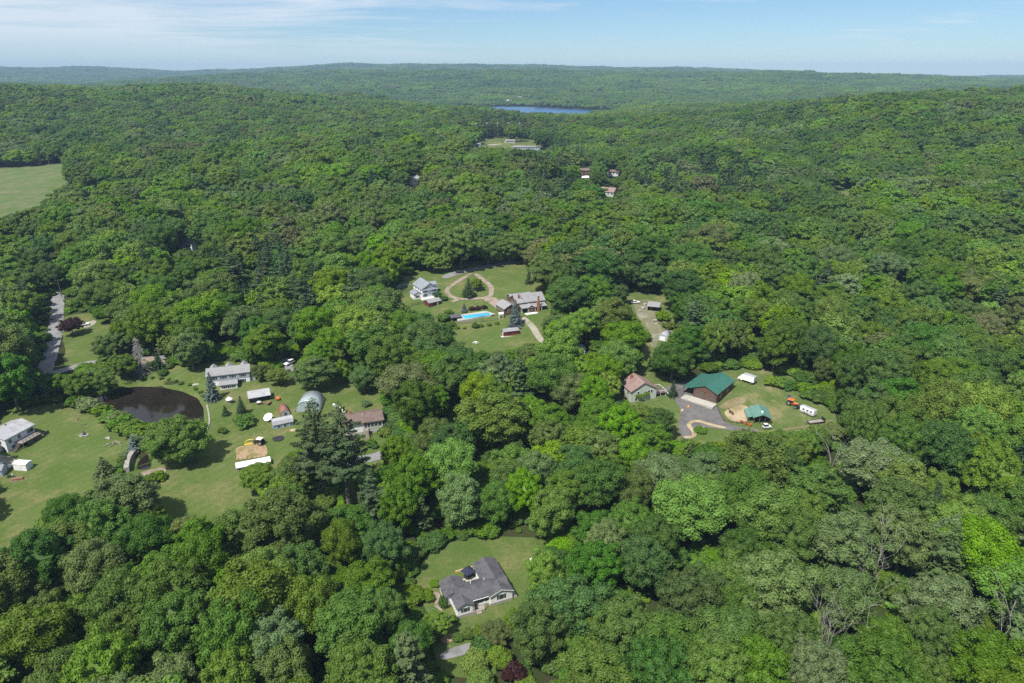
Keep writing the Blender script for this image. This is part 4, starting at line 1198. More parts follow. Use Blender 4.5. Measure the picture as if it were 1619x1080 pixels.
# undergrowth between the near trees
ux = rng.uniform(-300, 300, 22000); uy = rng.uniform(60, 390, 22000)
uh = rng.uniform(0.8, 1.0, 22000)*rng.choice([1, 1.6, 2.6, 3.6], 22000)
k_ = ~overlaps_keep(ux, uy, H(ux, uy), uh, uh*0.9) & (np.abs(ux) < 0.84*uy+80)
for w in LAWN_W.values(): k_ &= ~in_poly(ux, uy, w)
for w in (POND, BASIN): k_ &= ~in_poly(ux, uy, w)
ux, uy, uh = ux[k_], uy[k_], uh[k_]
ur = np.zeros((len(ux), 3)); ur[:, 2] = rng.uniform(0, 6.28, len(ux))
us = np.stack([uh*0.8, uh*0.8, uh*0.45], 1)
scatter('undergrowth', 'low green undergrowth on the forest floor', 'undergrowth', np.stack([ux, uy, H(ux, uy)], 1), ur, us, rng.integers(0, 3, len(ux)), [(BUSH[0], TINT['mid']), (BUSH[1], TINT['dark']), (BUSH[2], TINT['bright'])])

# woods kilometres away
SP2 = 32.0
fy = np.arange(1385, 7600, SP2); fx = np.arange(-6800, 6800, SP2)
FX, FY = np.meshgrid(fx, fy); FX = (FX+rng.uniform(-.4, .4, FX.shape)*SP2).ravel(); FY = (FY+rng.uniform(-.4, .4, FY.shape)*SP2).ravel()
k_ = (np.abs(FX) < 0.86*FY+60) & ((FY < 4700) | (rng.random(len(FX)) < 0.75))
FX, FY = FX[k_], FY[k_]
k_ = ~(in_poly(FX, FY, LAKE) | (poly_dist(FX, FY, LAKE) < 24))
FX, FY = FX[k_], FY[k_]
FZ = H(FX, FY)
ppx, ppy, _ = proj(FX, FY, FZ+15)
k_ = ~in_poly(ppx, ppy, [(798, 162), (870, 166), (944, 176), (905, 181), (806, 179)])
k_ &= ~in_poly(FX, FY, [(-50, 2650), (40, 2650), (130, 2590), (170, 2640), (40, 2720), (-60, 2710)])
FX, FY, FZ = FX[k_], FY[k_], FZ[k_]
fn = len(FX); fr = np.zeros((fn, 3)); fr[:, 2] = rng.uniform(0, 6.28, fn)
fs_ = rng.uniform(0.85, 1.12, (fn, 1))*np.array([1, 1, 1]); fs_[:, 2] *= rng.uniform(0.8, 1.15, fn)
ft = _vn(FX, FY, 160, 31)+rng.normal(0, 0.5, fn)
fi = np.where(ft > 0.55, 1, np.where(ft < -0.5, 2, np.where(rng.random(fn) < 0.18, 3, 0)))
scatter('distant_forest', 'hazy blue-green woods on the far hills round the lake', 'forest', np.stack([FX, FY, FZ], 1), fr, fs_,
        fi*4+rng.integers(0, 4, fn), [(PATCH[v], TINT[t]) for t in ('mid', 'bright', 'dark', 'olive') for v in range(4)])

# ------------------------------------------------------------------ building materials
M['white_siding'] = surf('white_siding', (0.82, 0.82, 0.81), (0.77, 0.77, 0.76), 0.8, 0.6, 0.3, lines=(2, 0.22, 0.2))
M['white_paint'] = surf('white_paint', (0.80, 0.80, 0.78), (0.72, 0.72, 0.70), 1.5, 0.5, 0.4)
M['grey_siding'] = surf('grey_siding', (0.40, 0.45, 0.48), (0.34, 0.39, 0.43), 0.8, 0.6, 0.3, lines=(2, 0.22, 0.35))
M['sage_siding'] = surf('sage_siding', (0.50, 0.53, 0.45), (0.44, 0.47, 0.40), 0.8, 0.6, 0.3, lines=(2, 0.22, 0.35))
M['brown_siding'] = surf('brown_siding', (0.125, 0.068, 0.048), (0.155, 0.088, 0.064), 1.2, 0.7, 0.2, lines=(2, 0.30, 0.4))
M['red_siding'] = surf('red_siding', (0.20, 0.045, 0.04), (0.15, 0.035, 0.03), 1.2, 0.7, 0.2, lines=(0, 0.30, 0.4))
M['blue_metal'] = surf('blue_metal', (0.32, 0.42, 0.52), (0.26, 0.35, 0.45), 1.0, 0.4, 0.5, lines=(0, 0.5, 0.3))
def shingle(name, a, b, c):
    return surf(name, a, b, 1.6, 0.9, 0.15, 0.10, 3.0, col3=c, scale3=0.5)
M['charcoal_roof'] = shingle('charcoal_roof', (0.085, 0.083, 0.092), (0.110, 0.107, 0.115), (0.07, 0.068, 0.076))
M['grey_roof'] = shingle('grey_roof', (0.25, 0.245, 0.25), (0.28, 0.275, 0.275), (0.23, 0.225, 0.23))
M['blue_roof'] = shingle('blue_roof', (0.21, 0.23, 0.26), (0.27, 0.29, 0.31), (0.17, 0.19, 0.22))
M['brown_roof'] = shingle('brown_roof', (0.15, 0.108, 0.09), (0.185, 0.135, 0.115), (0.13, 0.095, 0.08))
M['salmon_roof'] = shingle('salmon_roof', (0.24, 0.165, 0.142), (0.285, 0.20, 0.175), (0.21, 0.145, 0.125))
M['pale_roof'] = surf('pale_roof', (0.36, 0.36, 0.38), (0.43, 0.43, 0.44), 0.5, 0.45, 0.4, lines=(0, 0.6, 0.25), col3=(0.31, 0.30, 0.30), scale3=0.4)
M['white_roof'] = surf('white_roof', (0.78, 0.79, 0.80), (0.70, 0.72, 0.74), 0.8, 0.5, 0.4)
M['green_roof'] = surf('green_roof', (0.030, 0.130, 0.098), (0.045, 0.155, 0.120), 0.5, 0.5, 0.4, lines=(1, 0.9, 0.6), col3=(0.06, 0.135, 0.11), scale3=0.35)
M['sage_roof'] = surf('sage_roof', (0.105, 0.225, 0.185), (0.135, 0.26, 0.22), 0.4, 0.35, 0.5, lines=(1, 0.7, 0.45))
M['glass'] = surf('glass', (0.03, 0.035, 0.04), None, 1, 0.08, 0.6)
M['black'] = surf('black', (0.02, 0.02, 0.022), (0.03, 0.03, 0.03), 2, 0.6, 0.3)
M['tyre'] = surf('tyre', (0.018, 0.018, 0.018), (0.028, 0.027, 0.026), 4, 0.85, 0.2)
M['dark_wood'] = surf('dark_wood', (0.11, 0.085, 0.07), (0.16, 0.13, 0.11), 1.5, 0.85, 0.15, lines=(0, 0.3, 0.3))
M['grey_wood'] = surf('grey_wood', (0.28, 0.24, 0.21), (0.35, 0.31, 0.27), 1.5, 0.85, 0.15, lines=(1, 0.3, 0.3))
M['pale_wood'] = surf('pale_wood', (0.48, 0.36, 0.17), (0.55, 0.42, 0.22), 1.5, 0.8, 0.2)
M['brick'] = surf('brick', (0.34, 0.15, 0.10), (0.28, 0.12, 0.085), 3, 0.9, 0.15, 0.1, 6)
M['foundation'] = surf('foundation', (0.36, 0.34, 0.31), (0.30, 0.28, 0.26), 1, 0.9, 0.2)
M['navy'] = surf('navy', (0.025, 0.028, 0.06), (0.032, 0.036, 0.07), 2, 0.8, 0.2)
M['orange'] = surf('orange', (0.62, 0.16, 0.03), (0.55, 0.13, 0.03), 3, 0.5, 0.4)
M['yellow'] = surf('yellow', (0.60, 0.45, 0.05), (0.52, 0.38, 0.05), 3, 0.5, 0.4)
M['rust'] = surf('rust', (0.22, 0.10, 0.075), (0.28, 0.14, 0.10), 1.2, 0.7, 0.3, lines=(1, 0.5, 0.3))
M['film'] = surf('film', (0.30, 0.37, 0.38), (0.37, 0.43, 0.44), 0.4, 0.4, 0.5, lines=(1, 1.2, 0.35))
M['chrome'] = surf('chrome', (0.5, 0.5, 0.52), None, 1, 0.3, 0.6, metal=0.7)
M['car_white'] = surf('car_white', (0.78, 0.79, 0.80), None, 1, 0.25, 0.6)
M['car_silver'] = surf('car_silver', (0.45, 0.47, 0.50), None, 1, 0.25, 0.6, metal=0.3)
M['car_black'] = surf('car_black', (0.03, 0.03, 0.035), None, 1, 0.2, 0.6)
M['horse'] = surf('horse', (0.10, 0.045, 0.022), (0.13, 0.06, 0.03), 2, 0.7, 0.3)
M['foam'] = surf('foam', (0.75, 0.76, 0.76), (0.35, 0.36, 0.36), 2.0, 0.7, 0.3, 0.4, 3)

class Site:
    """a building plot: local X runs from pixel p0 to pixel p1 of the photograph, local Y to its left"""
    def __init__(s, name, label, cat, p0, p1, rz=None, group=None, dz=0.0):
        a = at(*p0); b = at(*p1)
        s.L = math.hypot(b[0]-a[0], b[1]-a[1])
        s.rz = math.atan2(b[1]-a[1], b[0]-a[0]) if rz is None else rz
        s.o = thing(name, label, cat, (a[0], a[1], gz(*a)+dz), s.rz, group)
    def part(s, name, mb, smooth=False, parent=None): return mb.build(name, parent or s.o, smooth)
    def world(s, x, y):
        k, q = math.cos(s.rz), math.sin(s.rz); l = s.o.location
        return l.x+x*k-y*q, l.y+x*q+y*k
    def gable(s, x0, x1, y0, y1, ze, pitch, axis, wall, roof, over=0.4, zb=-1.2, name='wall', rname='roof', ridge_at=None):
        """walls under a gabled roof; axis = along which the ridge runs"""
        lo, hi = (y0, y1) if axis == 'x' else (x0, x1)
        mid = (lo+hi)/2 if ridge_at is None else ridge_at
        zl = ze; zr = ze+(hi-lo)/2*pitch
        s.part(name, MB().prism([(lo, zb), (hi, zb), (hi, zl), (mid, zr), (lo, zl)], *((x0, x1) if axis == 'x' else (y0, y1)), wall, axis))
        t = (zr-ze)/(mid-lo); t2 = (zr-ze)/(hi-mid); th = 0.20
        pr = [(lo-over, ze-over*t+.03), (mid, zr+.03), (hi+over, ze-over*t2+.03), (hi+over, ze-over*t2+th+.03), (mid, zr+th+.05), (lo-over, ze-over*t+th+.03)]
        r = s.part(rname, MB().prism(pr, *((x0-over, x1+over) if axis == 'x' else (y0-over, y1+over)), roof, axis))
        return zr, r
    def window(s, x, y, z, w, h, face, shut=None, frame=None):
        fr = frame or M['white_paint']
        def b(dx0, dx1, dz0, dz1, p, mat):
            mb = MB()
            if face in 'FB':
                d = -p if face == 'F' else p
                return mb.box(x+dx0, x+dx1, min(y, y+d), max(y, y+d), z+dz0, z+dz1, mat)
            d = -p if face == 'L' else p
            return mb.box(min(x, x+d), max(x, x+d), y+dx0, y+dx1, z+dz0, z+dz1, mat)
        o = s.part('window', b(-w/2-.10, w/2+.10, -h/2-.10, h/2+.10, .05, fr))
        s.part('pane', b(-w/2, w/2, .03, h/2, .075, M['glass']), parent=o)
        s.part('pane', b(-w/2, w/2, -h/2, -.03, .075, M['glass']), parent=o)
        if shut is not None:
            for k in (-1, 1):
                a = k*(w/2+.12); c = k*(w/2+.55)
                s.part('shutter', b(min(a, c), max(a, c), -h/2, h/2, .07, shut), parent=o)
    def box(s, name, *a, **k):
        return s.part(name, MB().box(*a, **k))

# ------------------------------------------------------------------ white ranch house at the bottom
S = Site('ranch_house', 'white ranch house with charcoal roof and black shutters on the lawn at the bottom', 'house', (724, 979), (812, 952.5), dz=.55)
L_ = S.L; W_, R_ = M['white_siding'], M['charcoal_roof']
S.gable(1.0, L_-0.5, 1.6, 7.8, 2.8, 0.42, 'x', W_, R_, 0.35, name='main_wall', rname='main_roof')
S.gable(0.0, 4.0, 0.0, 6.0, 2.75, 0.45, 'y', W_, R_, 0.35, name='gable_wall', rname='gable_roof')
S.gable(L_-6.0, L_, 0.9, 13.8, 2.85, 0.40, 'y', W_, R_, 0.35, name='wing_wall', rname='wing_roof')
S.gable(-1.4, 4.2, 5.0, 10.6, 2.65, 0.38, 'y', W_, R_, 0.35, name='garage_wall', rname='garage_roof')
for b_ in ((1.0, L_-6.3, 1.5, 1.62), (-.1, 4.1, -.09, .02), (L_-6.1, L_+.1, .8, .92)):
    S.box('foundation', b_[0], b_[1], b_[2], b_[3], -1.2, 0.45, M['foundation'])
S.window(2.0, 0.0, 1.75, 1.1, 1.1, 'F', M['black'])
S.window(L_-3.0, .9, 1.75, 1.3, 1.3, 'F', M['black'])
S.window(L_-8.0, 1.6, 1.75, 1.2, 1.2, 'F', M['black'])
S.window(L_-6.6, 1.6, 1.75, .8, 1.2, 'F')
S.window(6.6, 1.6, 1.75, .8, 1.2, 'F', M['black'])
for y_ in (4.0, 8.0, 12.0): S.window(L_, y_, 1.7, 1.1, 1.2, 'R', M['black'])
S.window(-1.4, 8.6, 1.5, 1.4, 1.1, 'L', M['black'])
S.box('garage_door', -1.48, -1.4, 5.6, 7.4, -.2, 2.0, M['dark_wood'])
dr_ = S.box('door', 5.0, 5.95, 1.52, 1.6, 0.2, 2.2, M['dark_wood'])
S.part('door_handle', MB().box(5.8, 5.88, 1.45, 1.52, 1.1, 1.25, M['chrome']), parent=dr_)
S.box('porch_floor', 4.05, 7.2, -.1, 1.45, -1.0, 0.25, M['grey_wood'])
for x_ in (4.3, 7.0): S.box('porch_post', x_-.07, x_+.07, 0.0, .14, .25, 2.5, M['white_paint'])
S.box('porch_step', 4.9, 6.2, -.75, -.1, -1.0, 0.0, M['grey_wood'])
S.part('vent_pipe', MB().tube([(5.6, 6.3, 3.2), (5.6, 6.3, 4.5)], .12, M['white_paint'], 8))
S.part('vent_pipe', MB().tube([(9.2, 6.0, 3.2), (9.2, 6.0, 4.4)], .10, M['white_paint'], 8))
S.part('gutter', MB().box(4.0, L_-6.0, 1.1, 1.24, 2.55, 2.68, M['white_paint']))
for k_ in (-.37, .37): S.part('barge_board', MB().add([(L_-3+k_*0-3.38, .5, 2.65), (L_-3, .5, 3.99), (L_-3, .5, 4.22), (L_-3.0-3.38, .5, 2.88), (L_-6.38, .54, 2.65), (L_-3, .54, 3.99), (L_-3, .54, 4.22), (L_-6.38, .54, 2.88)] if k_ < 0 else [(L_+.38, .5, 2.65), (L_-3, .5, 3.99), (L_-3, .5, 4.22), (L_+.38, .5, 2.88), (L_+.38, .54, 2.65), (L_-3, .54, 3.99), (L_-3, .54, 4.22), (L_+.38, .54, 2.88)], [(0, 1, 2, 3), (7, 6, 5, 4), (0, 4, 5, 1), (3, 2, 6, 7), (0, 3, 7, 4), (1, 5, 6, 2)], M['white_paint']))
S.box('patio', 4.4, L_-6.05, 7.85, 14.5, -1.5, 0.22, M['concrete'])
S.box('side_steps', L_+.02, L_+1.5, 1.2, 2.9, -1.2, 0.3, M['concrete'])
RANCH = S
x_, y_ = S.world(L_-7.9, 12.6)
U = thing('patio_umbrella', 'navy square patio umbrella on the back patio of the ranch house', 'umbrella', (x_, y_, S.o.location.z+.22), S.rz+.35)
MB().tube([(0, 0, 0), (0, 0, 2.7)], .05, M['chrome'], 8).build('pole', U)
MB().lathe([(.45, 0), (.45, .12), (.1, .16)], M['black'], 12).build('base', U)
mb_ = MB(); n_ = 4
mb_.add([(1.5*math.sqrt(2)*math.cos(a), 1.5*math.sqrt(2)*math.sin(a), 2.15) for a in (.785, 2.356, 3.927, 5.498)]+[(0, 0, 2.95)]+[(1.5*math.sqrt(2)*math.cos(a), 1.5*math.sqrt(2)*math.sin(a), 2.05) for a in (.785, 2.356, 3.927, 5.498)]+[(0, 0, 2.85)],
        [(0, 1, 4), (1, 2, 4), (2, 3, 4), (3, 0, 4), (6, 5, 9), (7, 6, 9), (8, 7, 9), (5, 8, 9), (0, 5, 6, 1), (1, 6, 7, 2), (2, 7, 8, 3), (3, 8, 5, 0)], M['navy'])
mb_.build('canopy', U)
x_, y_ = S.world(L_-8.4, 12.2)
T_ = thing('patio_table', 'dark round table under the navy umbrella', 'table', (x_, y_, S.o.location.z+.22), 0)
MB().lathe([(.9, .70), (.9, .76)], M['black'], 16).build('table_top', T_)
MB().tube([(0, 0, 0), (0, 0, .7)], .08, M['black'], 8).build('pedestal', T_)
x_, y_ = S.world(4.4, 15.2)
o_ = MB().box(0, 6.2, 0, .35, -.5, .5, M['pale_wood']).box(0, 6.2, .03, .32, .5, .62, M['pale_wood']).build('timber_edging'); o_.location = (x_, y_, max(gz(x_, y_), S.o.location.z)+.15); o_.rotation_euler.z = S.rz
tag(o_, 'yellow timber edging behind the ranch house patio', 'edging')
x_, y_ = at(843, 888)
T_ = thing('propane_tank', 'white propane tank in the far right corner of the ranch lawn', 'tank', (x_, y_, gz(x_, y_)), .4)
mb_ = MB().tube([(-1.1, 0, .75), (-.95, 0, .75), (.95, 0, .75), (1.1, 0, .75)], [.2, .5, .5, .2], M['white_paint'], 14); mb_.build('tank_body', T_, True)
for k_ in (-.6, .6): MB().box(k_-.08, k_+.08, -.3, .3, 0, .4, M['foundation']).build('foot', T_)
MB().lathe([(.16, 1.2), (.16, 1.42)], M['white_paint'], 10).build('valve_cover', T_)

# ------------------------------------------------------------------ white house with the deck at the left edge
S = Site('deck_house', 'white house with pale metal roof and long dark deck at the left edge', 'house', (13.5, 716), (57, 689))
L_ = S.L
S.gable(0, L_, 0, 9.6, 5.0, 0.30, 'x', M['white_siding'], M['pale_roof'], 0.5)
for x_ in (1.6, 5.0, 8.5, 11.5, 14.2): S.window(min(x_, L_-1.0), 0, 3.6, 1.1, 1.2, 'F')
for x_ in (2.2, 6.5): S.window(x_, 0, 1.2, 1.0, 1.0, 'F')
S.window(0, 2.4, 3.6, 1.1, 1.2, 'L'); S.window(0, 7.0, 3.6, 1.1, 1.2, 'L'); S.window(0, 4.2, 1.2, 1.1, 1.2, 'L')
S.box('door', -.07, 0, 1.0, 2.0, -.2, 1.9, M['dark_wood'])
dk_ = S.box('deck', 3.0, L_-.5, -3.4, -.08, 2.25, 2.5, M['grey_wood'])
for x_ in np.linspace(3.2, L_-.7, 6):
    S.part('deck_post', MB().box(x_-.09, x_+.09, -3.3, -3.12, -1, 2.25, M['dark_wood']), parent=dk_)
    S.part('rail_post', MB().box(x_-.05, x_+.05, -3.38, -3.28, 2.5, 3.5, M['dark_wood']), parent=dk_)
for z_ in (2.8, 3.1, 3.45): S.part('rail', MB().box(3.0, L_-.5, -3.36, -3.30, z_, z_+.09, M['dark_wood']), parent=dk_)
for k_ in range(9):
    S.part('step', MB().box(2.9-k_*.34-.3, 2.9-k_*.34, -2.6, -1.2, 2.2-k_*.27, 2.26-k_*.27, M['dark_wood']), parent=dk_)
for y_ in (-2.66, -1.2): S.part('stringer', MB().add([(3.0, y_, 2.3), (-.2, y_, -.25), (-.2, y_, -.6), (3.0, y_, 1.95), (3.0, y_+.06, 2.3), (-.2, y_+.06, -.25), (-.2, y_+.06, -.6), (3.0, y_+.06, 1.95)], [(0, 1, 2, 3), (7, 6, 5, 4), (0, 4, 5, 1), (3, 2, 6, 7), (0, 3, 7, 4), (1, 5, 6, 2)], M['dark_wood']), parent=dk_)
for x_ in (5, 8, 11):
    S.part('lattice_panel', MB().box(x_, x_+2.2, -3.2, -3.14, .2, 2.1, M['dark_wood']), parent=dk_)
S.part('chimney', MB().box(6, 6.5, 6.2, 6.7, 5.5, 7.0, M['pale_roof']))
def seat_set(px, py, label, dz, mat):
    x, y = at(px, py); T = thing('patio_chair', label, 'chair', (x, y, gz(x, y)+dz), px)
    MB().box(-.3, .3, -.3, .3, .4, .5, mat).build('seat', T); MB().box(-.3, .3, .24, .32, .5, 1.1, mat).build('backrest', T)
    for i in (-.26, .22):
        for j in (-.26, .22): MB().box(i, i+.05, j, j+.05, 0, .4, mat).build('leg', T)
S2 = Site('garden_shed', 'small white shed with a bluish roof on the west lawn beside the deck house', 'shed', (22.7, 743.8), (43, 745.6))
S2.gable(0, S2.L, 0, 2.6, 2.3, 0.25, 'x', M['white_paint'], M['white_roof'], 0.12, -.4)
S2.box('door', 1.4, 2.6, -.05, 0, 0, 1.9, M['white_siding']); S2.box('ramp', 1.3, 2.7, -.9, -.06, -.3, .05, M['grey_wood'])
S2 = Site('grey_shed', 'grey-roofed shed cut off by the left edge', 'shed', (-22, 757), (5, 754))
S2.gable(0, S2.L, 0, 4, 2.3, 0.5, 'x', M['grey_siding'], M['blue_roof'], 0.2, -.4); S2.window(3, 0, 1.3, .8, .8, 'F')

# ------------------------------------------------------------------ white two-storey house by the pond
S = Site('pond_house', 'long white two-storey house with grey roof and three rear dormers above the pond', 'house', (330, 613.5), (396, 603.5))
L_ = S.L
S.gable(0, L_, 0, 7.5, 5.0, 0.45, 'x', M['white_siding'], M['grey_roof'], 0.45)
S.box('upper_band', 0.02, L_-.02, -.12, -.02, 2.75, 4.9, M['grey_siding'])
for i_, x_ in enumerate((2.4, 6.0, 9.4, 13.2, 15.2)):
    if x_ < L_-.8: S.window(x_, -.12, 3.9, 1.2, 1.1, 'F', M['black'])
S.window(L_-3.2, 0, 1.35, 1.9, 1.5, 'F', M['black']); S.window(L_-6.5, 0, 1.3, 1.0, 1.1, 'F', M['black'])
for x_ in (2.2, 8.0, 13.8):
    zz_ = S.gable(x_-1.2, x_+1.2, 3.9, 7.6, 5.9, 0.8, 'y', M['white_siding'], M['grey_roof'], 0.15, 5.2, 'dormer_wall', 'dormer_roof')
S.gable(4.6, 11.0, -4.2, -.2, 2.3, 0.35, 'x', M['white_siding'], M['grey_roof'], 0.35, name='wing_wall', rname='wing_roof')
for x_ in (6.2, 7.8, 9.4): S.window(x_, -4.2, 1.3, .9, .9, 'F', M['black'])
S.window(L_, 3.7, 3.9, 1.1, 1.1, 'R', M['black'])
S.box('terrace', 11.2, L_+3.2, -2.4, -.06, -.9, .12, M['brick'])
S.box('walk', -6.5, -.4, 4.5, 5.6, -.6, .22, M['concrete'])
for x_, y_ in ((L_+1.2, 1.0),): S.box('side_porch', L_+.02, L_+2.0, .6, 5.0, -1, 2.4, M['grey_siding'])

# ------------------------------------------------------------------ sheds and things on the home lawn
S = Site('open_shed', 'long open-fronted shed with pale metal roof in front of the white pond house', 'shed', (395, 638.5), (428, 632.5))
L_ = S.L
S.part('roof', MB().prism([(-.7, 2.35), (4.2, 3.3), (4.2, 3.45), (-.7, 2.5)], -.3, L_+.3, M['pale_roof'], 'x'))
S.box('back_wall', 0, L_, 3.7, 3.85, -.4, 3.1, M['dark_wood']); S.box('end_wall', 0, .12, .1, 3.7, -.4, 2.5, M['dark_wood']); S.box('end_wall', L_-.12, L_, .1, 3.7, -.4, 2.5, M['dark_wood'])
for x_ in np.linspace(.1, L_-.1, 5): S.box('post', x_-.07, x_+.07, 0, .14, -.4, 2.4, M['dark_wood'])
S.box('wood_pile', .5, L_*.45, 1.5, 3.4, -.2, 1.3, M['grey_wood'])
x_, y_ = at(363.5, 638)
T_ = thing('well_house', 'tiny well house with a white pointed roof on the home lawn', 'well', (x_, y_, gz(x_, y_)), .3)
MB().lathe([(.7, 0), (.7, .8), (.6, .8), (.6, .75)], M['stone'], 12).build('well_wall', T_)
for k_ in range(4): MB().box(.8*math.cos(k_*1.571+.785)-.05, .8*math.cos(k_*1.571+.785)+.05, .8*math.sin(k_*1.571+.785)-.05, .8*math.sin(k_*1.571+.785)+.05, 0, 1.9, M['dark_wood']).build('post', T_)
MB().lathe([(1.35, 1.8), (1.3, 1.95), (.05, 2.9)], M['white_roof'], 8).build('roof', T_)

def wheel(root, x, y, r, w, name='wheel', axis='y'):
    mb = MB(); p = [(0, -w/2, 0), (0, w/2, 0)] if axis == 'y' else [(-w/2, 0, 0), (w/2, 0, 0)]
    mb.tube([(x+a, y+b, r+c) for a, b, c in p], r, M['tyre'], 14)
    o = mb.build(name, root)
    k = 0.02
    m2 = MB().tube([(x+a*1.04, y+b*1.04, r) for a, b, c in p], r*.55, M['chrome'], 10); m2.build('rim', o)

def tractor(name, label, px, rz, body, canopy=None, s=1.0):
    x, y = at(*px); T = thing(name, label, 'tractor', (x, y, gz(x, y)+.2), rz)
    MB().prism([(-.35, .65), (.35, .65), (.35, 1.25), (.2, 1.4), (-.2, 1.4), (-.35, 1.25)], .3*s, 1.9*s, body, 'x').build('hood', T)
    MB().box(-.9*s, .4*s, -.5*s, .5*s, .6, .95, body).build('chassis', T)
    MB().box(-.85*s, -.3*s, -.3, .3, .95, 1.15, M['black']).box(-.95*s, -.8*s, -.3, .3, 1.1, 1.6, M['black']).build('seat', T)
    for y_ in (-.72*s, .72*s): wheel(T, -.6*s, y_, .72*s, .38*s); wheel(T, 1.45*s, y_*.9, .42*s, .26*s)
    MB().tube([(.35*s, 0, 1.2), (.1*s, 0, 1.55)], .03, M['black'], 5).lathe([(.22, 1.55), (.22, 1.59)], M['black'], 10, (.08*s, 0)).build('steering_wheel', T)
    if canopy:
        for a in (-.85*s, .35*s):
            for b in (-.55*s, .55*s): MB().box(a-.04, a+.04, b-.04, b+.04, .95, 2.25, M['black']).build('canopy_post', T)
        MB().prism([(-.8*s, 2.25), (.8*s, 2.25), (.7*s, 2.4), (-.7*s, 2.4)], -1.1*s, .65*s, canopy, 'x').build('canopy', T)
    return T
T_ = tractor('tractor', 'dark tractor with a white canopy behind the garden bed', (411, 703), 2.9, M['black'], M['white_paint'], 1.15)
x_, y_ = at(397, 702)
T_ = thing('hay_rake', 'curved yellow hay rake on the grass beside the white-canopied tractor', 'farm implement', (x_, y_, gz(x_, y_)+.15), .2)
MB().tube([(2.1*math.cos(a), .25, 1.35*math.sin(a)+.1) for a in np.linspace(.1, 3.0, 9)], .16, M['yellow'], 6).build('arched_frame', T_)
for k_ in range(5): MB().lathe([(.55, .02), (.6, .10), (.1, .14)], M['yellow'], 12, (-1.6+k_*.8, -.3)).build('rake_wheel', T_)
MB().box(-1.9, 1.9, .1, .25, .25, .4, M['yellow']).build('drawbar', T_)
def small_cart(name, label, px, rz, mat, dome=True):
    x, y = at(*px); T = thing(name, label, 'garden cart', (x, y, gz(x, y)+.15), rz)
    MB().prism([(-.5, .45), (.5, .45), (.65, 1.0), (-.65, 1.0)], -.9, .9, mat, 'x').build('tub', T)
    for y_ in (-.6, .6): wheel(T, -.1, y_, .32, .14)
    MB().tube([(.9, 0, .5), (1.9, 0, .35)], .04, M['black'], 5).build('drawbar', T)
    if dome: MB().ball((0, 0, 1.0), .62, M['white_paint'], 10, 6, 1.3, .9, .7).build('load', T, True)
small_cart('garden_cart', 'small cart with a pale rounded load in front of the open shed', (410, 640), .3, M['grey_wood'])
small_cart('garden_cart', 'small brown cart at the right end of the open shed', (425, 640), 1.2, M['rust'], False)
small_cart('garden_cart', 'orange dump cart on the grass above the red-brown arched shed', (439.5, 633), 2.0, M['orange'], False)
S = Site('long_coop', 'long low white-roofed garden shed along the brown soil bed', 'shed', (375, 746), (428, 735.5))
S.part('roof', MB().prism([(-.35, 1.45), (2.4, 1.95), (2.4, 2.05), (-.35, 1.55)], -.2, S.L+.2, M['white_roof'], 'x'))
S.box('wall', 0, S.L, 0, 2.1, -.4, 1.46, M['grey_wood'])
for x_ in np.linspace(1, S.L-1, 6): S.window(x_, 0, .8, 1.0, .6, 'F', None, M['white_paint'])
for k_ in range(7):
    a_, b_ = at(376+k_*7.2, 728.5-k_*.9), at(374+k_*7.2, 709-k_*.8)
    o_ = MB().prism([(-.35, -.05), (.35, -.05), (.2, .22), (-.2, .22)], 0, math.hypot(b_[0]-a_[0], b_[1]-a_[1]), M['soil'], 'x').build('planting_row')
    o_.location = (a_[0], a_[1], gz(*a_)+.24); o_.rotation_euler.z = math.atan2(b_[1]-a_[1], b_[0]-a_[0])
    tag(o_, '%s raised soil row in the garden bed, counted from the left' % ['first', 'second', 'third', 'fourth', 'fifth', 'sixth', 'seventh'][k_], 'garden row', 'rows of the garden bed')

def arch(S, x0, x1, w, h, mat, endmat=None, n=12, wall='cover'):
    """a barrel-roofed hut, X along the barrel"""
    pr = [(w/2*math.cos(a), h*math.sin(a)**.85) for a in np.linspace(0, math.pi, n+1)]
    outer = [(a, b) for a, b in pr]; inner = [(a*.97, b*.97) for a, b in pr[::-1]]
    S.part(wall, MB().prism(outer+inner, x0, x1, mat, 'x'), True)
    if endmat:
        for x in (x0+.1, x1-.1): S.part('end_wall', MB().prism([(a*.96, b*.96) for a, b in pr]+[(-w*.48, -.5), (w*.48, -.5)], x-.03, x+.03, endmat, 'x'))
a_ = at(452, 660); b_ = at(447, 645)
S = Site('arched_hut', 'red-brown arched hut between the greenhouse and the white umbrella', 'shed', (452, 659), (447.5, 646))
arch(S, 0, S.L, 3.6, 2.7, M['rust'], M['grey_siding']); S.box('door', -.02, .06, -.5, .5, -.1, 1.8, M['dark_wood'])
S = Site('blue_shed', 'pale blue metal shed with a gambrel roof beside the arched hut', 'shed', (433, 680), (464, 673))
L_ = S.L
S.part('wall', MB().prism([(0, -.4), (3.4, -.4), (3.4, 1.9), (2.9, 2.9), (1.7, 3.4), (.5, 2.9), (0, 1.9)], 0, L_, M['blue_metal'], 'x'))
S.part('roof', MB().prism([(-.15, 1.8), (.42, 2.98), (1.7, 3.5), (2.98, 2.98), (3.55, 1.8), (3.65, 1.85), (3.06, 3.08), (1.7, 3.62), (.34, 3.08), (-.25, 1.85)], -.2, L_+.2, M['pale_roof'], 'x'))
for x_ in (1.8, 4.0, 6.2): S.window(x_, 0, 1.0, .9, .8, 'F')
S.box('door', -.06, 0, 1.0, 2.4, -.2, 1.9, M['blue_metal'])
S = Site('greenhouse', 'large arched greenhouse with milky plastic cover behind the tall pine', 'greenhouse', (487, 652), (496, 632))
arch(S, 0, 9, 9.2, 4.6, M['film'], M['film'], 14)
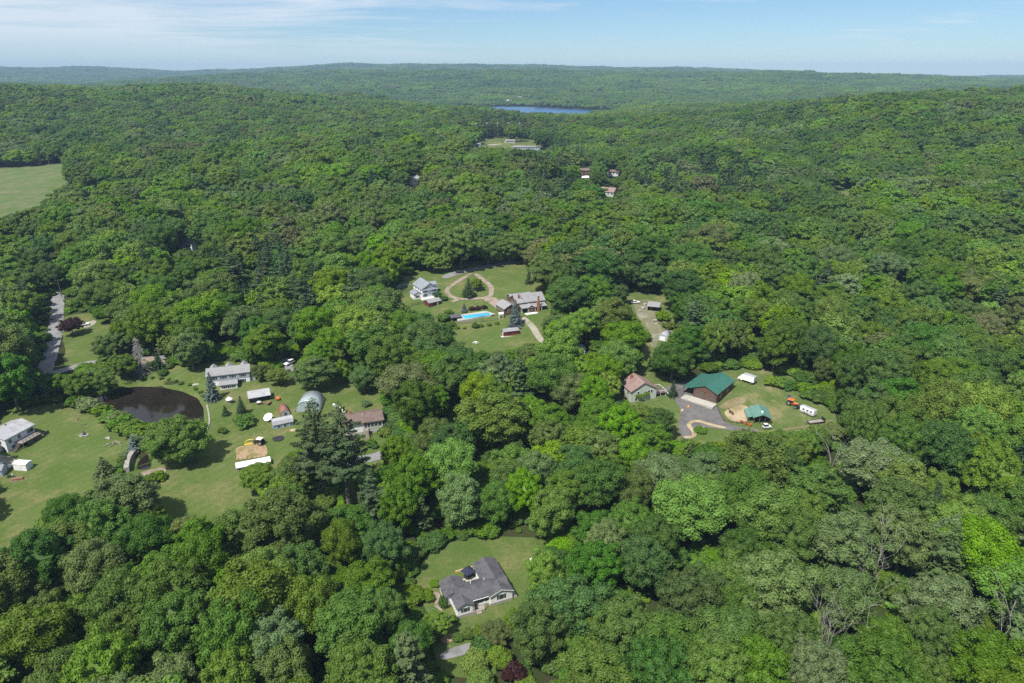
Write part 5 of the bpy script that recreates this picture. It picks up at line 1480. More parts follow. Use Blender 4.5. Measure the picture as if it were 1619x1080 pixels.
for x_ in np.linspace(0, 9, 7):
    S.part('rib', MB().tube([(x_, 4.63*math.cos(a), 4.64*math.sin(a)**.85+.02) for a in np.linspace(0, math.pi, 15)], .05, M['chrome'], 4))
S.box('door', -.05, .05, -1, 1, -.2, 2.2, M['grey_wood'])
x_, y_ = at(426, 666)
U = thing('garden_umbrella', 'white octagonal umbrella tilted on the lawn beside the blue shed', 'umbrella', (x_, y_, gz(x_, y_)), 0)
MB().tube([(0, 0, 0), (0, 0, 2.2)], .05, M['chrome'], 6).build('pole', U)
mb_ = MB().lathe([(1.75, 1.75), (1.8, 1.82), (.06, 2.55)], M['white_paint'], 8); c_ = mb_.build('canopy', U); c_.rotation_euler = (.55, -.25, 0); c_.location = (0, 1.0, .2)

# ------------------------------------------------------------------ brown-roofed house
S = Site('brown_roofed_house', 'raised pale house with a long brown shingle roof behind the tall pine', 'house', (548, 691), (606, 682))
L_ = S.L
S.gable(0, L_, 0, 8.2, 4.9, 0.36, 'x', M['white_siding'], M['brown_roof'], 0.6)
S.box('lower_wall', .05, L_-.05, -.06, 0, -1, 1.2, M['concrete']); S.box('green_band', L_*.55, L_-.05, -.08, 0, 1.5, 2.7, M['sage_siding'])
for x_ in (L_*.62, L_*.72, L_*.82, L_*.92): S.window(x_, -.08, 3.5, 1.0, 1.3, 'F', None)
for x_ in (L_*.66, L_*.86): S.window(x_, -.06, .6, 1.2, .7, 'F')
S.box('door', L_*.50, L_*.50+1, -.07, 0, 2.4, 4.4, M['dark_wood'])
S.box('landing', L_*.46, L_*.60, -1.8, -.1, 2.1, 2.3, M['grey_wood'])
for k_ in range(10): S.box('step', L_*.46, L_*.58, -1.8-(k_+1)*.32, -1.8-k_*.32, 2.0-k_*.24, 2.06-k_*.24, M['grey_wood'])
for x_ in (L_*.46-.05, L_*.58): S.part('handrail', MB().tube([(x_, -.2, 3.2), (x_, -1.8, 3.2), (x_, -5.0, .8)], .05, M['dark_wood'], 5))
S.part('vent_pipe', MB().tube([(L_*.5, 3, 5.5), (L_*.5, 3, 6.8)], .12, M['white_paint'], 6)); S.part('chimney', MB().box(2.2, 3.0, 5.0, 5.8, 5.5, 7.6, M['brick']))
S.window(L_, 4, 3.5, 1.1, 1.2, 'R')
def wall_line(name, label, pts, h, w, mat, cat='wall'):
    L = smooth_line(pts, 4); mb = MB()
    for i in range(len(L)-1):
        (x0, y0), (x1, y1) = L[i], L[i+1]; dx, dy = x1-x0, y1-y0; l = math.hypot(dx, dy)+1e-6; nx, ny = -dy/l*w/2, dx/l*w/2
        z0, z1 = gz(x0, y0), gz(x1, y1)
        mb.add([(x0-nx, y0-ny, z0-.5), (x1-nx, y1-ny, z1-.5), (x1+nx, y1+ny, z1-.5), (x0+nx, y0+ny, z0-.5), (x0-nx, y0-ny, z0+h), (x1-nx, y1-ny, z1+h), (x1+nx, y1+ny, z1+h), (x0+nx, y0+ny, z0+h)],
               [(3, 2, 1, 0), (4, 5, 6, 7), (0, 1, 5, 4), (1, 2, 6, 5), (2, 3, 7, 6), (3, 0, 4, 7)], mat)
    return tag(mb.build(name), label, cat)
wall_line('retaining_wall', 'low pale wall on the bank behind the brown-roofed house', atl([(527, 641), (536, 647), (547, 655)]), .8, .5, M['white_paint'])

# ------------------------------------------------------------------ dam and basin
def stone_wall(name, label, px, zt, zb, w):
    L = smooth_line(atl(px), 6); mb = MB(); rnd = random.Random(3)
    P = [np.array(p) for p in L]
    for i in range(len(P)-1):
        d = P[i+1]-P[i]; l = np.hypot(*d); n = np.array((-d[1], d[0]))/l*w/2; q = rnd.uniform(-.08, .08)
        c = [P[i]-n, P[i+1]-n, P[i+1]+n, P[i]+n]
        mb.add([(p[0], p[1], zb) for p in c]+[(p[0], p[1], zt+q) for p in c], [(3, 2, 1, 0), (4, 5, 6, 7), (0, 1, 5, 4), (1, 2, 6, 5), (2, 3, 7, 6), (3, 0, 4, 7)], M['stone'])
    return tag(mb.build(name), label, 'wall')
stone_wall('stone_dam', 'curved grey stone wall round the small basin below the pond', [(246, 700), (233, 703), (220, 709), (209, 722), (203, 735), (201, 747)], BASIN_Z+2.3, BASIN_Z-1.5, 1.5)
stone_wall('pond_edging', 'thin stone edging along the right bank of the pond', [(327, 640), (330, 655), (331, 668), (328, 680)], POND_Z+.55, POND_Z-.8, .5)
x_, y_ = at(240, 711)
mb_ = MB()
for k_ in range(6): mb_.prism([(-2.4+.1*k_, 0), (2.4-.1*k_, 0), (2.2-.1*k_, .15+.05*k_), (-2.2+.1*k_, .15+.05*k_)], -1.2+k_*.4, -.75+k_*.4, M['foam'], 'x')
o_ = mb_.build('waterfall'); o_.location = (x_, y_, BASIN_Z+.02); o_.rotation_euler.z = 1.2; tag(o_, 'small white waterfall at the head of the stone basin', 'waterfall')

x_, y_ = at(440, 694)
o_ = MB().lathe([(1.9, 0), (2.0, .12), (1.5, .16), (.4, .10)], M['black'], 18).build('burnt_ring'); o_.location = (x_, y_, gz(x_, y_)+.15); tag(o_, 'black burnt bonfire ring on the grass below the blue shed', 'fire ring')

# ------------------------------------------------------------------ the estate round the loop drive
S = Site('grey_roofed_white_house', 'white house with steep grey roof left of the loop drive', 'house', (668, 473), (692, 468))
L_ = S.L
S.gable(0, L_, 0, 12.0, 5.2, 0.62, 'y', M['white_siding'], M['blue_roof'], 0.45)
S.part('porch_roof', MB().prism([(-.9, 4.5), (.3, 5.5), (.3, 5.65), (-.9, 4.65)], -.3, L_+.3, M['blue_roof'], 'x'))
S.box('upper_band', .05, L_-.05, -.08, 0, 5.0, 6.1, M['grey_siding'])
S.gable(-4.2, -.05, 1.0, 6.5, 2.9, 0.4, 'y', M['white_siding'], M['blue_roof'], 0.3, name='wing_wall', rname='wing_roof')
S.gable(L_-1.5, L_+1.6, 4.5, 8.5, 5.6, 0.5, 'x', M['white_siding'], M['blue_roof'], 0.3, name='bay_wall', rname='bay_roof')
for x_ in (1.6, L_-1.8): S.window(x_, 0, 1.7, 1.1, 1.3, 'F', M['black']); S.window(x_, 0, 4.0, 1.0, 1.1, 'F', M['black'])
S.window(-2.2, 1.0, 1.5, 1.0, 1.1, 'F', M['black']); S.window(L_, 2.4, 1.7, 1.0, 1.2, 'R')
for y_ in (2.0, 5.0, 8.5): S.window(0, y_+.2, 4.1, .9, 1.1, 'L')
S.box('deck', -1, L_*.7, -2.2, -.1, -.8, .5, M['white_paint'])
S = Site('brick_shed', 'small red-brown shed with grey roof in front of the white house with the steep roof', 'shed', (679, 486.5), (697, 481))
S.gable(0, S.L, 0, 4.6, 2.4, 0.4, 'x', M['red_siding'], M['grey_roof'], 0.35); S.window(1.4, 0, 1.3, .8, .9, 'F'); S.box('door', S.L-2.4, S.L-1.4, -.06, 0, 0, 1.9, M['white_paint'])
def fence(name, label, px, h, mat, rails=3, step=2.4):
    L = atl(px); root = thing(name, label, 'fence', (L[0][0], L[0][1], gz(*L[0])))
    b = root.location; i = 0
    for (x0, y0), (x1, y1) in zip(L[:-1], L[1:]):
        n = max(1, int(math.hypot(x1-x0, y1-y0)/step)); a = math.atan2(y1-y0, x1-x0)
        for k in range(n+1):
            x = x0+(x1-x0)*k/n; y = y0+(y1-y0)*k/n
            MB().box(-.07, .07, -.07, .07, -.3, h+.1, mat).build('post', root, loc=(x-b.x, y-b.y, gz(x, y)-b.z))
        for r in range(rails):
            z = h*(r+.8)/rails
            mb = MB().tube([(x0-b.x, y0-b.y, gz(x0, y0)-b.z+z), ((x0+x1)/2-b.x, (y0+y1)/2-b.y, gz((x0+x1)/2, (y0+y1)/2)-b.z+z), (x1-b.x, y1-b.y, gz(x1, y1)-b.z+z)], .06, mat, 4)
            mb.build('rail', root)
    return root
fence('garden_fence', 'dark garden fence behind the lawn left of the white house', [(634, 463), (652, 459.5)], 1.5, M['dark_wood'], 5)
fence('garden_fence', 'dark garden fence left of the small red-brown shed', [(650, 484), (662, 482), (676, 478.5)], 1.5, M['dark_wood'], 5)
fence('paddock_fence', 'dark rail fence between the barn yard and the sand paddock', [(1132, 640), (1138, 655), (1145, 667), (1165, 670), (1186, 672)], 1.2, M['dark_wood'], 3)
fence('pool_fence', 'dark fence along the lower side of the pool lawn', [(724, 513), (752, 511), (786, 506)], 1.1, M['dark_wood'], 2, 3.2)

P_ = atl([(728.8, 501.4), (772.5, 495), (777, 501), (735.5, 507.6)])
z0_ = max(gz(*p) for p in P_)
D_ = atl([(721, 501), (768, 491.5), (784, 498.5), (724, 512)])
cx_, cy_ = np.mean(P_, 0)
T_ = thing('swimming_pool', 'blue rectangular swimming pool with pale stone surround', 'swimming pool', (cx_, cy_, z0_))
mb_ = MB(); iv = [(p[0]-cx_, p[1]-cy_) for p in P_]; ov = [(p[0]-cx_, p[1]-cy_) for p in D_]
mb_.add([(x, y, .35) for x, y in iv]+[(x, y, .35) for x, y in ov]+[(x, y, -2.0) for x, y in ov]+[(x, y, -.6) for x, y in iv],
        [(i, (i+1) % 4, 4+(i+1) % 4, 4+i) for i in range(4)]+[(4+i, 4+(i+1) % 4, 8+(i+1) % 4, 8+i) for i in range(4)]+[((i+1) % 4, i, 12+i, 12+(i+1) % 4) for i in range(4)], M['concrete'])
mb_.build('pool_deck', T_)
mb_ = MB().add([(x*1.0, y*1.0, .20) for x, y in iv], [(0, 1, 2, 3)], M['pool_water']); mb_.build('water', T_)
S = Site('pool_house', 'small dark-roofed open pool shelter at the left end of the pool', 'pavilion', (714, 509), (729, 506.5))
S.gable(0, S.L, 1.9, 3.4, 2.4, .25, 'x', M['dark_wood'], M['charcoal_roof'], .2)
S.part('awning', MB().prism([(-.6, 2.05), (1.7, 2.55), (1.7, 2.65), (-.6, 2.15)], -.3, S.L+.3, M['charcoal_roof'], 'x'))
for x_ in (.1, S.L-.1): S.box('post', x_-.06, x_+.06, -.4, -.28, -.4, 2.1, M['dark_wood'])
S = Site('red_shed', 'dark red garden shed with a grey roof alone on the estate lawn', 'shed', (797, 532.5), (820, 529))
S.gable(0, S.L, 0, 3.8, 2.3, 0.32, 'x', M['red_siding'], M['grey_roof'], 0.3)
S.part('roof_vent', MB().box(S.L*.3, S.L*.7, 1.8, 2.0, 3.0, 3.16, M['white_roof']))
S.box('deck', -1.4, S.L+.3, -.9, -.05, -.5, .18, M['concrete']); S.box('porch', -1.4, -.05, 0, 3.6, -.5, .2, M['white_paint'])
S.box('door', -.06, 0, 1.2, 2.4, 0, 1.9, M['white_paint']); S.window(S.L*.35, 0, 1.3, .8, .8, 'F', None, M['red_siding'])
x_, y_ = at(752, 543)
T_ = thing('picnic_table', 'white round picnic table on the lawn below the pool', 'table', (x_, y_, gz(x_, y_)), .3)
MB().lathe([(.75, .70), (.75, .78)], M['white_paint'], 16).build('table_top', T_); MB().lathe([(.3, 0), (.12, .4), (.2, .7)], M['white_paint'], 10).build('pedestal', T_)
for k_ in range(4):
    a_ = k_*1.571; MB().box(-.55, .55, 1.0, 1.3, .38, .46, M['white_paint'], rz=a_, c=(0, 0)).box(-.06, .06, 1.08, 1.22, 0, .38, M['white_paint'], rz=a_, c=(0, 0)).build('bench', T_)
S = Site('estate_house', 'rambling dark brown house with grey roofs and brick chimneys beside the pool', 'house', (819, 494.5), (856, 488.5))
S.L = L_ = 15.0
B_, G_ = M['brown_siding'], M['grey_roof']
S.gable(0, L_, 1.5, 10.5, 4.6, 0.62, 'x', B_, G_, 0.5)
S.part('porch_roof', MB().prism([(-2.4, 2.6), (1.4, 3.5), (1.4, 3.65), (-2.4, 2.75)], 1.0, L_, G_, 'x'))
S.gable(5.0, 7.6, -2.2, 1.6, 2.9, .6, 'y', B_, G_, .25, name='gablet_wall', rname='gablet_roof')
for x_ in (1.2, 4.6, 8.4, 12): S.box('porch_post', x_-.08, x_+.08, -2.2, -2.04, -1, 2.7, M['white_paint'])
ch_ = S.box('chimney', 9.4, 10.8, -2.6, -1.6, -1.2, 5.6, M['brick'])
S.part('chimney_stack', MB().box(9.75, 10.45, -2.45, -1.75, 5.6, 8.2, M['brick']), parent=ch_); S.part('cap', MB().box(9.65, 10.55, -2.55, -1.65, 8.2, 8.4, M['foundation']), parent=ch_)
S.box('chimney', 1.6, 2.3, 3.6, 4.3, 5.6, 8.3, M['brick']); S.part('roof_vent', MB().box(3.2, 3.7, 3.2, 3.7, 5.6, 6.3, M['black']))
S.gable(1.0, 12.5, 11.0, 17.5, 3.9, 0.38, 'x', B_, M['blue_roof'], .4, name='rear_wall', rname='rear_roof')
S.part('skylight', MB().box(9.0, 10.2, 12.0, 12.9, 4.8, 5.1, M['black']))
for x_ in (2.5, 5.5, 8.5): S.window(x_, 1.5, 4.0, .9, .6, 'F')
S.window(0, 5, 3.0, 1.1, 1.3, 'L'); S.window(0, 8, 3.0, 1.1, 1.3, 'L')
for x_ in (3.0, 8.4): S.window(x_, 1.5, 1.3, 1.4, 1.5, 'F')
S.box('terrace', 2.5, 9.0, -4.6, -2.45, -1, .15, M['white_paint'])
S = Site('estate_garage', 'long grey-roofed brown wing with white windows between loop drive and pool', 'house', (784.5, 489.5), (797.5, 500))
L_ = S.L
S.gable(0, L_, 0, 7.4, 2.9, .5, 'x', B_, G_, .4)
for x_ in np.linspace(1.2, L_-1.2, 5): S.window(x_, 0, 1.6, .9, 1.3, 'F', None, M['white_paint'])
S.window(L_, 2.3, 1.5, 1.0, 1.3, 'R'); S.window(L_, 5.0, 1.5, 1.0, 1.3, 'R')
x_, y_ = at(792, 503)
T_ = thing('garden_arbor', 'white garden arbor at the right end of the pool', 'arbor', (x_, y_, gz(x_, y_)), .3)
for a_ in (-.9, .9):
    for b_ in (-.6, .6): MB().box(a_-.08, a_+.08, b_-.08, b_+.08, 0, 2.3, M['white_paint']).build('post', T_)
MB().prism([(-.9, 2.3), (.9, 2.3), (0, 3.1)], -1.2, 1.2, M['white_roof'], 'x').build('roof', T_)

# ------------------------------------------------------------------ shelter yard
S = Site('open_shelter', 'open brown shelter with grey roof in the gravel yard above the barn', 'shed', (1023.6, 492), (1041, 494))
L_ = S.L
S.part('roof', MB().prism([(-.7, 2.7), (4.6, 3.7), (4.6, 3.85), (-.7, 2.85)], -.4, L_+.4, M['grey_roof'], 'x'))
S.box('wall', 0, L_, 4.0, 4.15, -.5, 3.5, M['brown_siding'])
for x_ in (0, L_-.14): S.part('end_wall', MB().prism([(.1, -.5), (4.0, -.5), (4.0, 3.5), (.1, 2.78)], x_, x_+.14, M['brown_siding'], 'x'))
S.box('floor', .16, L_-.16, -.2, 3.98, -.4, .12, M['concrete'])
S.box('hay_bale', 1.0, 2.2, 2.4, 3.6, .13, 1.1, M['pale_wood'])
S = Site('tarpaulin_shed', 'grey arched tarpaulin shed at the bottom of the gravel yard', 'shed', (1047, 539), (1060, 523))
arch(S, 0, 7.0, 4.6, 3.2, M['pale_roof'], M['grey_siding']); S.box('door_flap', -.05, .05, -1.3, 1.3, -.2, 2.1, M['white_paint'])
S = Site('white_hut', 'small white hut half hidden among trees left of the spreading bright tree', 'shed', (915, 560), (925, 559))
S.gable(0, S.L, 0, 3.2, 2.5, .5, 'y', M['white_paint'], M['pale_roof'], .25); S.box('door', .7, 1.5, -.05, 0, 0, 1.9, M['grey_siding'])
rnd_ = random.Random(11)
def rock(px, r, label, i):
    x, y = at(*px); rr = np.random.default_rng(i)
    v = ICO_V*(1+rr.normal(0, .16, (len(ICO_V), 1)))*np.array([r*1.3, r, r*.75])
    o = obj('boulder', mesh_np('boulder', v, None, ICO_F, [M['stone']]), None, (x, y, gz(x, y)+r*.3)); o.rotation_euler.z = i; tag(o, label, 'boulder', 'boulders')
for i_, (p_, r_, l_) in enumerate([((1016, 488), 1.3, 'pale boulder left of the open brown shelter'), ((1012, 492), .9, 'small pale boulder below the others by the open shelter'), ((1020, 482), 1.0, 'pale boulder behind the left corner of the open shelter'), ((1036, 508), 1.2, 'pale boulder on the grass below the open shelter'),
                                   ((1112, 679), 1.0, 'boulder in the sand-edged bed below the barn yard'), ((1037, 513), .8, 'smaller boulder just below the one under the open shelter'), ((171, 694), .8, 'grey boulder on the west lawn beside the timber frame'), ((596, 738), 1.3, 'grey boulder beside the drive of the brown-roofed house'), ((603, 745), 1.0, 'pale boulder below the drive of the brown-roofed house'), ((586, 744), .9, 'third boulder below the drive of the brown-roofed house')]):
    rock(p_, r_, l_, i_)

# ------------------------------------------------------------------ salmon-roofed house
S = Site('salmon_roofed_house', 'pale sage house with a salmon shingle roof at the left end of the barn yard', 'house', (997, 637), (1037, 629.5))
L_ = S.L
S.gable(0, L_, 0, 9.0, 4.8, 0.55, 'y', M['sage_siding'], M['salmon_roof'], 0.45)
S.window(3.0, 0, 3.9, .8, .9, 'F'); S.window(L_-3.4, 0, 3.9, .9, 1.0, 'F'); S.window(L_-2.2, 0, 3.9, .9, 1.0, 'F'); S.window(2.2, 0, 1.2, 1.0, 1.0, 'F')
S.window(0, 2.5, 3.3, 1.0, 1.2, 'L'); S.window(0, 6.2, 3.3, 1.0, 1.2, 'L')
S.box('chimney', 3.0, 3.8, 6.6, 7.4, 5.5, 8.6, M['brick'])
dk_ = S.box('deck', L_+.05, L_+4.6, .4, 6.0, 2.0, 2.25, M['dark_wood'])
for y_ in (.45, 5.9): S.part('rail', MB().box(L_+.1, L_+4.6, y_, y_+.08, 3.05, 3.2, M['white_paint']), parent=dk_)
S.part('rail', MB().box(L_+4.5, L_+4.6, .55, 5.88, 3.05, 3.2, M['white_paint']), parent=dk_)
for a_, b_ in ((.2, .45), (2.2, .45), (4.4, .45), (4.4, 3.0), (4.4, 5.8)): S.part('deck_post', MB().box(L_+a_, L_+a_+.1, b_, b_+.1, -1, 3.05, M['white_paint']), parent=dk_)
for k_ in range(8): S.part('step', MB().box(L_+4.7+k_*.35, L_+5.05+k_*.35, 1.0, 2.4, 1.9-k_*.26, 1.97-k_*.26, M['white_paint']), parent=dk_)

# ------------------------------------------------------------------ barn and stable
bz_ = -0.70
S = Site('green_roofed_barn', 'big brown barn with a bright green metal roof and two garage doors', 'barn', (1095.6, 628), (1131, 637.5), rz=bz_)
L_ = 9.4; D_ = 15.5
zr_, r_ = S.gable(0, L_, 0, D_, 4.3, 0.42, 'y', M['brown_siding'], M['green_roof'], .5)
S.part('lean_to_roof', MB().prism([(-4.6, 3.2), (-.42, 4.04), (-.42, 4.16), (-4.6, 3.32)], -.6, D_+.5, M['green_roof'], 'y'))
for y_ in np.linspace(.2, D_-.2, 5): S.box('lean_to_post', -4.3, -4.12, y_-.09, y_+.09, -.8, 3.22, M['dark_wood'])
S.box('apron', -3.2, L_+.6, -4.2, -.02, -.9, .34, M['concrete'])
for k_, x_ in enumerate((1.0, 5.2)):
    d_ = S.box('garage_door', x_, x_+3.3, -.06, 0, .34, 3.3, M['dark_wood'])
    for z_ in (1.05, 1.8, 2.55): S.part('panel_groove', MB().box(x_+.05, x_+3.25, -.075, -.06, z_, z_+.06, M['black']), parent=d_)
S.box('base_trim', -.04, L_+.04, D_*.0-.03, D_, -.9, .33, M['charcoal_roof'])
for y_ in (4.2, 10.5): S.window(L_, y_, 2.0, 1.1, 1.3, 'R')
S.box('roof_ridge', L_/2-.16, L_/2+.16, -.5, D_+.5, zr_+.22, zr_+.30, M['green_roof'])
for x_ in (.6, 4.65, 8.8): S.box('wall_lamp', x_-.1, x_+.1, -.2, 0, 3.4, 3.65, M['black'])
S = Site('stable', 'small stable with a pale green roof on the paddock', 'stable', (1191, 671), (1217, 672.5))
L_ = S.L; D_ = 8.0
S.gable(0, L_, 2.4, D_, 2.9, .42, 'y', M['brown_siding'], M['sage_roof'], .4)
zr_ = 2.9+L_/2*.42
S.part('porch_roof', MB().prism([(-.4, 2.76), (L_/2, zr_+.03), (L_+.4, 2.76), (L_+.4, 2.96), (L_/2, zr_+.25), (-.4, 2.96)], -.4, 1.95, M['sage_roof'], 'y'))
for x_ in (0.05, L_/3, 2*L_/3, L_-.2): S.box('post', x_, x_+.15, 0, .15, -.6, 2.75, M['dark_wood'])
S.box('side_wall', L_-.1, L_, .2, 2.38, -.6, 2.8, M['brown_siding'])
for x_ in (.6, L_-2.4): S.box('stall_door', x_, x_+1.6, 2.33, 2.4, .05, 2.2, M['black'])
S.part('side_roof', MB().prism([(-2.2, 2.0), (-.42, 2.62), (-.42, 2.72), (-2.2, 2.1)], 1.0, D_, M['sage_roof'], 'y'))
for y_ in (1.2, D_-.2): S.box('side_post', -2.1, -1.96, y_-.07, y_+.07, -.6, 2.02, M['dark_wood'])
S.part('cupola', MB().box(L_/2-.35, L_/2+.35, 1.2, 1.9, zr_, zr_+.7, M['white_paint']))

# ------------------------------------------------------------------ vehicles
def car(name, label, px, rz, paint, cat='car', L=4.7, W=1.85, suv=True, dz=.3):
    x, y = at(*px); T = thing(name, label, cat, (x, y, gz(x, y)+dz), rz)
    h = 1.0 if suv else .9; ht = 1.75 if suv else 1.45
    a, b = L/2, W/2
    pr = [(-a, .4), (a, .4), (a, .75), (a-.2, h-.06), (a*.38, h), (-a+.1, h), (-a, .8)]
    mb = MB(); n = len(pr); vs = []
    for yy, ins in ((-b, 0), (b, 0)): vs += [(p, yy, z) for p, z in pr]
    mb.add(vs, [tuple(range(n)), tuple(range(2*n-1, n-1, -1))]+[(i, n+i, n+(i+1) % n, (i+1) % n) for i in range(n)], paint); mb.build('body', T)
    q = [(-a+.12, h), (a*.36, h), (a*.08, ht), (-a*(.80 if suv else .45), ht)]; w2 = b-.05; w3 = b-.22
    g = [(p, s*w2 if z <= h else s*w3, z) for s in (-1, 1) for p, z in q]
    MB().add(g, [(0, 1, 2, 3), (7, 6, 5, 4), (1, 5, 6, 2), (3, 7, 4, 0)], M['glass']).build('glazing', T)
    MB().add([(p+.02*(1 if p > 0 else -1), s*(w3+.02), ht+zz) for zz in (-.04, .05) for s in (-1, 1) for p in (q[2][0], q[3][0])], [(0, 1, 3, 2), (6, 7, 5, 4), (0, 4, 5, 1), (2, 3, 7, 6), (0, 2, 6, 4), (1, 5, 7, 3)], paint).build('car_roof', T)
    for sx in (-1, 1):
        for sy in (-1, 1): wheel(T, sx*a*.62, sy*(b-.1), .35, .24)
    for sy in (-.65, .65):
        MB().box(a-.06, a+.02, sy*b-.18, sy*b+.18, .62, .78, M['white_paint']).build('headlight', T)
        MB().box(-a-.02, -a+.06, sy*b-.14, sy*b+.14, .7, .92, M['red_siding']).build('tail_light', T)
    return T
car('parked_car', 'silver car parked at the left edge beside the deck house', (6, 742), .1, M['car_silver'], dz=.35)
car('parked_car', 'white car on the shaded drive behind the white pond house', (458, 577), -2.1, M['car_white'], dz=.4)
car('parked_car', 'white car beside the purple-leaved tree', (133, 515), .35, M['car_white'], suv=False)
car('parked_car', 'black car on the road above the loop drive', (727, 432), .2, M['car_black'], suv=False)
car('parked_car', 'white car by the boulders left of the open brown shelter', (1004, 480), .1, M['car_white'], suv=False)
car('parked_car', 'dark car half in shade behind the white car on the home drive', (449, 566), -2.1, M['car_black'], dz=.4)
def box_truck():
    a = at(1168, 600); b = at(1193, 609); rz = math.atan2(a[1]-b[1], a[0]-b[0])
    x, y = (a[0]+b[0])/2, (a[1]+b[1])/2
    T = thing('box_truck', 'white box truck parked behind the green-roofed barn', 'truck', (x, y, gz(x, y)+.2), rz)
    MB().box(-3.4, 1.5, -1.2, 1.2, .95, 3.3, M['white_paint']).build('cargo_box', T)
    MB().box(-3.42, 1.52, -1.1, 1.1, 3.3, 3.36, M['pale_roof']).build('box_roof', T)
    MB().prism([(1.6, .5), (3.5, .5), (3.5, 1.3), (2.9, 1.5), (2.6, 2.3), (1.6, 2.35)], -1.0, 1.0, M['white_paint'], 'y').build('cab', T)
    MB().add([(2.93, -.9, 1.52), (2.93, .9, 1.52), (2.65, .85, 2.2), (2.65, -.85, 2.2)], [(0, 1, 2, 3)], M['glass']).build('windscreen', T)
    MB().box(-3.3, 3.3, -.4, .4, .55, .9, M['black']).build('chassis', T)
    for xx in (-2.2, 2.7):
        for yy in (-.95, .95): wheel(T, xx, yy, .45, .28)
    MB().box(-3.5, -3.42, -1.0, 1.0, 1.1, 3.1, M['grey_siding']).build('rear_door', T)
box_truck()
def horse_trailer():
    a = at(1266, 650); b = at(1287, 660); rz = math.atan2(b[1]-a[1], b[0]-a[0])
    x, y = (a[0]+b[0])/2, (a[1]+b[1])/2
    T = thing('horse_trailer', 'white horse trailer on the grass beside the orange tractor', 'trailer', (x, y, gz(x, y)+.2), rz)
    MB().prism([(-1.1, .5), (1.1, .5), (1.1, 2.3), (.8, 2.65), (-.8, 2.65), (-1.1, 2.3)], -2.6, 2.9, M['white_paint'], 'x').build('body', T)
    MB().prism([(-.82, 2.67), (.82, 2.67), (.7, 2.75), (-.7, 2.75)], -2.5, 2.8, M['pale_roof'], 'x').build('roof', T)
    for xx in (-1.2, .4, 1.8): MB().box(xx-.4, xx+.4, -1.13, -1.1, 1.5, 2.1, M['glass']).build('window', T)
    MB().box(-2.5, 2.8, -1.12, -1.1, .8, 1.0, M['navy']).build('side_stripe', T)
    for xx in (-.6, .4):
        for yy in (-1.05, 1.05): wheel(T, xx, yy, .38, .22)
    MB().box(-2.66, -2.6, -.9, .9, .6, 2.3, M['grey_siding']).build('rear_door', T)
    MB().tube([(2.9, 0, .6), (4.2, 0, .5)], .08, M['black'], 6).build('drawbar', T)
horse_trailer()
def flatbed():
    a = at(1275, 672); b = at(1305, 667); rz = math.atan2(b[1]-a[1], b[0]-a[0])
    T = thing('flatbed_trailer', 'long dark flatbed trailer with a brown wooden deck on the paddock track', 'trailer', (a[0], a[1], gz(*a)+.3), rz)
    for k in range(6): MB().box(.8, 6.6, -1.05+k*.35, -.72+k*.35, .72, .78, M['grey_wood']).build('deck_plank', T)
    MB().box(.7, 6.7, -1.15, 1.15, .55, .71, M['black']).build('frame', T)
    for s in (-1.12, 1.08): MB().box(.7, 6.7, s, s+.05, .72, .95, M['black']).build('side_rail', T)
    for xx in (3.0, 4.0):
        for s in (-1.3, 1.3): wheel(T, xx, s, .38, .24)
    MB().tube([(.8, -.8, .6), (-.9, 0, .55), (.8, .8, .6)], .07, M['black'], 5).build('drawbar', T)
    MB().box(6.7, 6.8, -1.05, 1.05, .6, 2.0, M['black']).build('ramp', T)
flatbed()
tractor('tractor', 'orange tractor parked at the edge of the paddock', (1251, 641), -.7, M['orange'], M['orange'], 1.3)
x_, y_ = at(1247, 631)
T_ = thing('water_drum', 'blue drum behind the orange tractor', 'drum', (x_, y_, gz(x_, y_)+.1)); MB().lathe([(.5, 0), (.55, .5), (.5, 1.3)], surf('drum_blue', (.05, .12, .35), None, 1, .4), 14).build('drum_body', T_); MB().lathe([(.5, 1.3), (.52, 1.36)], M['black'], 14).build('lid', T_)
T_ = tractor('mower', 'dark ride-on mower in front of the orange tractor', (1260, 647), -.6, M['black'], None, .9)
car('utility_buggy', 'small white utility buggy at the right corner of the stable', (1212, 678), .15, M['car_white'], 'buggy', 3.0, 1.4, True, .3)
for i_, (p_, l_) in enumerate([((1172, 669), 'orange tub left of the stable, farthest from it'), ((1178.5, 672), 'orange tub left of the stable, middle one'), ((1185.5, 674), 'orange tub beside the stable post')]):
    x_, y_ = at(*p_); T_ = thing('feed_tub', l_, 'tub', (x_, y_, gz(x_, y_)+.25), i_, 'feed tubs'); MB().lathe([(.45, 0), (.62, .75), (.55, .75), (.42, .1)], M['orange'], 12).build('tub', T_); MB().tube([(-.6, 0, .7), (0, 0, 1.1), (.6, 0, .7)], .03, M['black'], 4).build('handle', T_)
x_, y_ = at(1088, 645)
T_ = thing('traffic_cone', 'orange and white cone on the barn yard', 'cone', (x_, y_, gz(x_, y_)+.25)); MB().box(-.45, .45, -.45, .45, 0, .08, M['orange']).build('base', T_); MB().lathe([(.34, .08), (.24, .5)], M['orange'], 12).lathe([(.24, .5), (.14, .85)], M['white_paint'], 12).lathe([(.14, .85), (.05, 1.15)], M['orange'], 12).build('cone_body', T_)

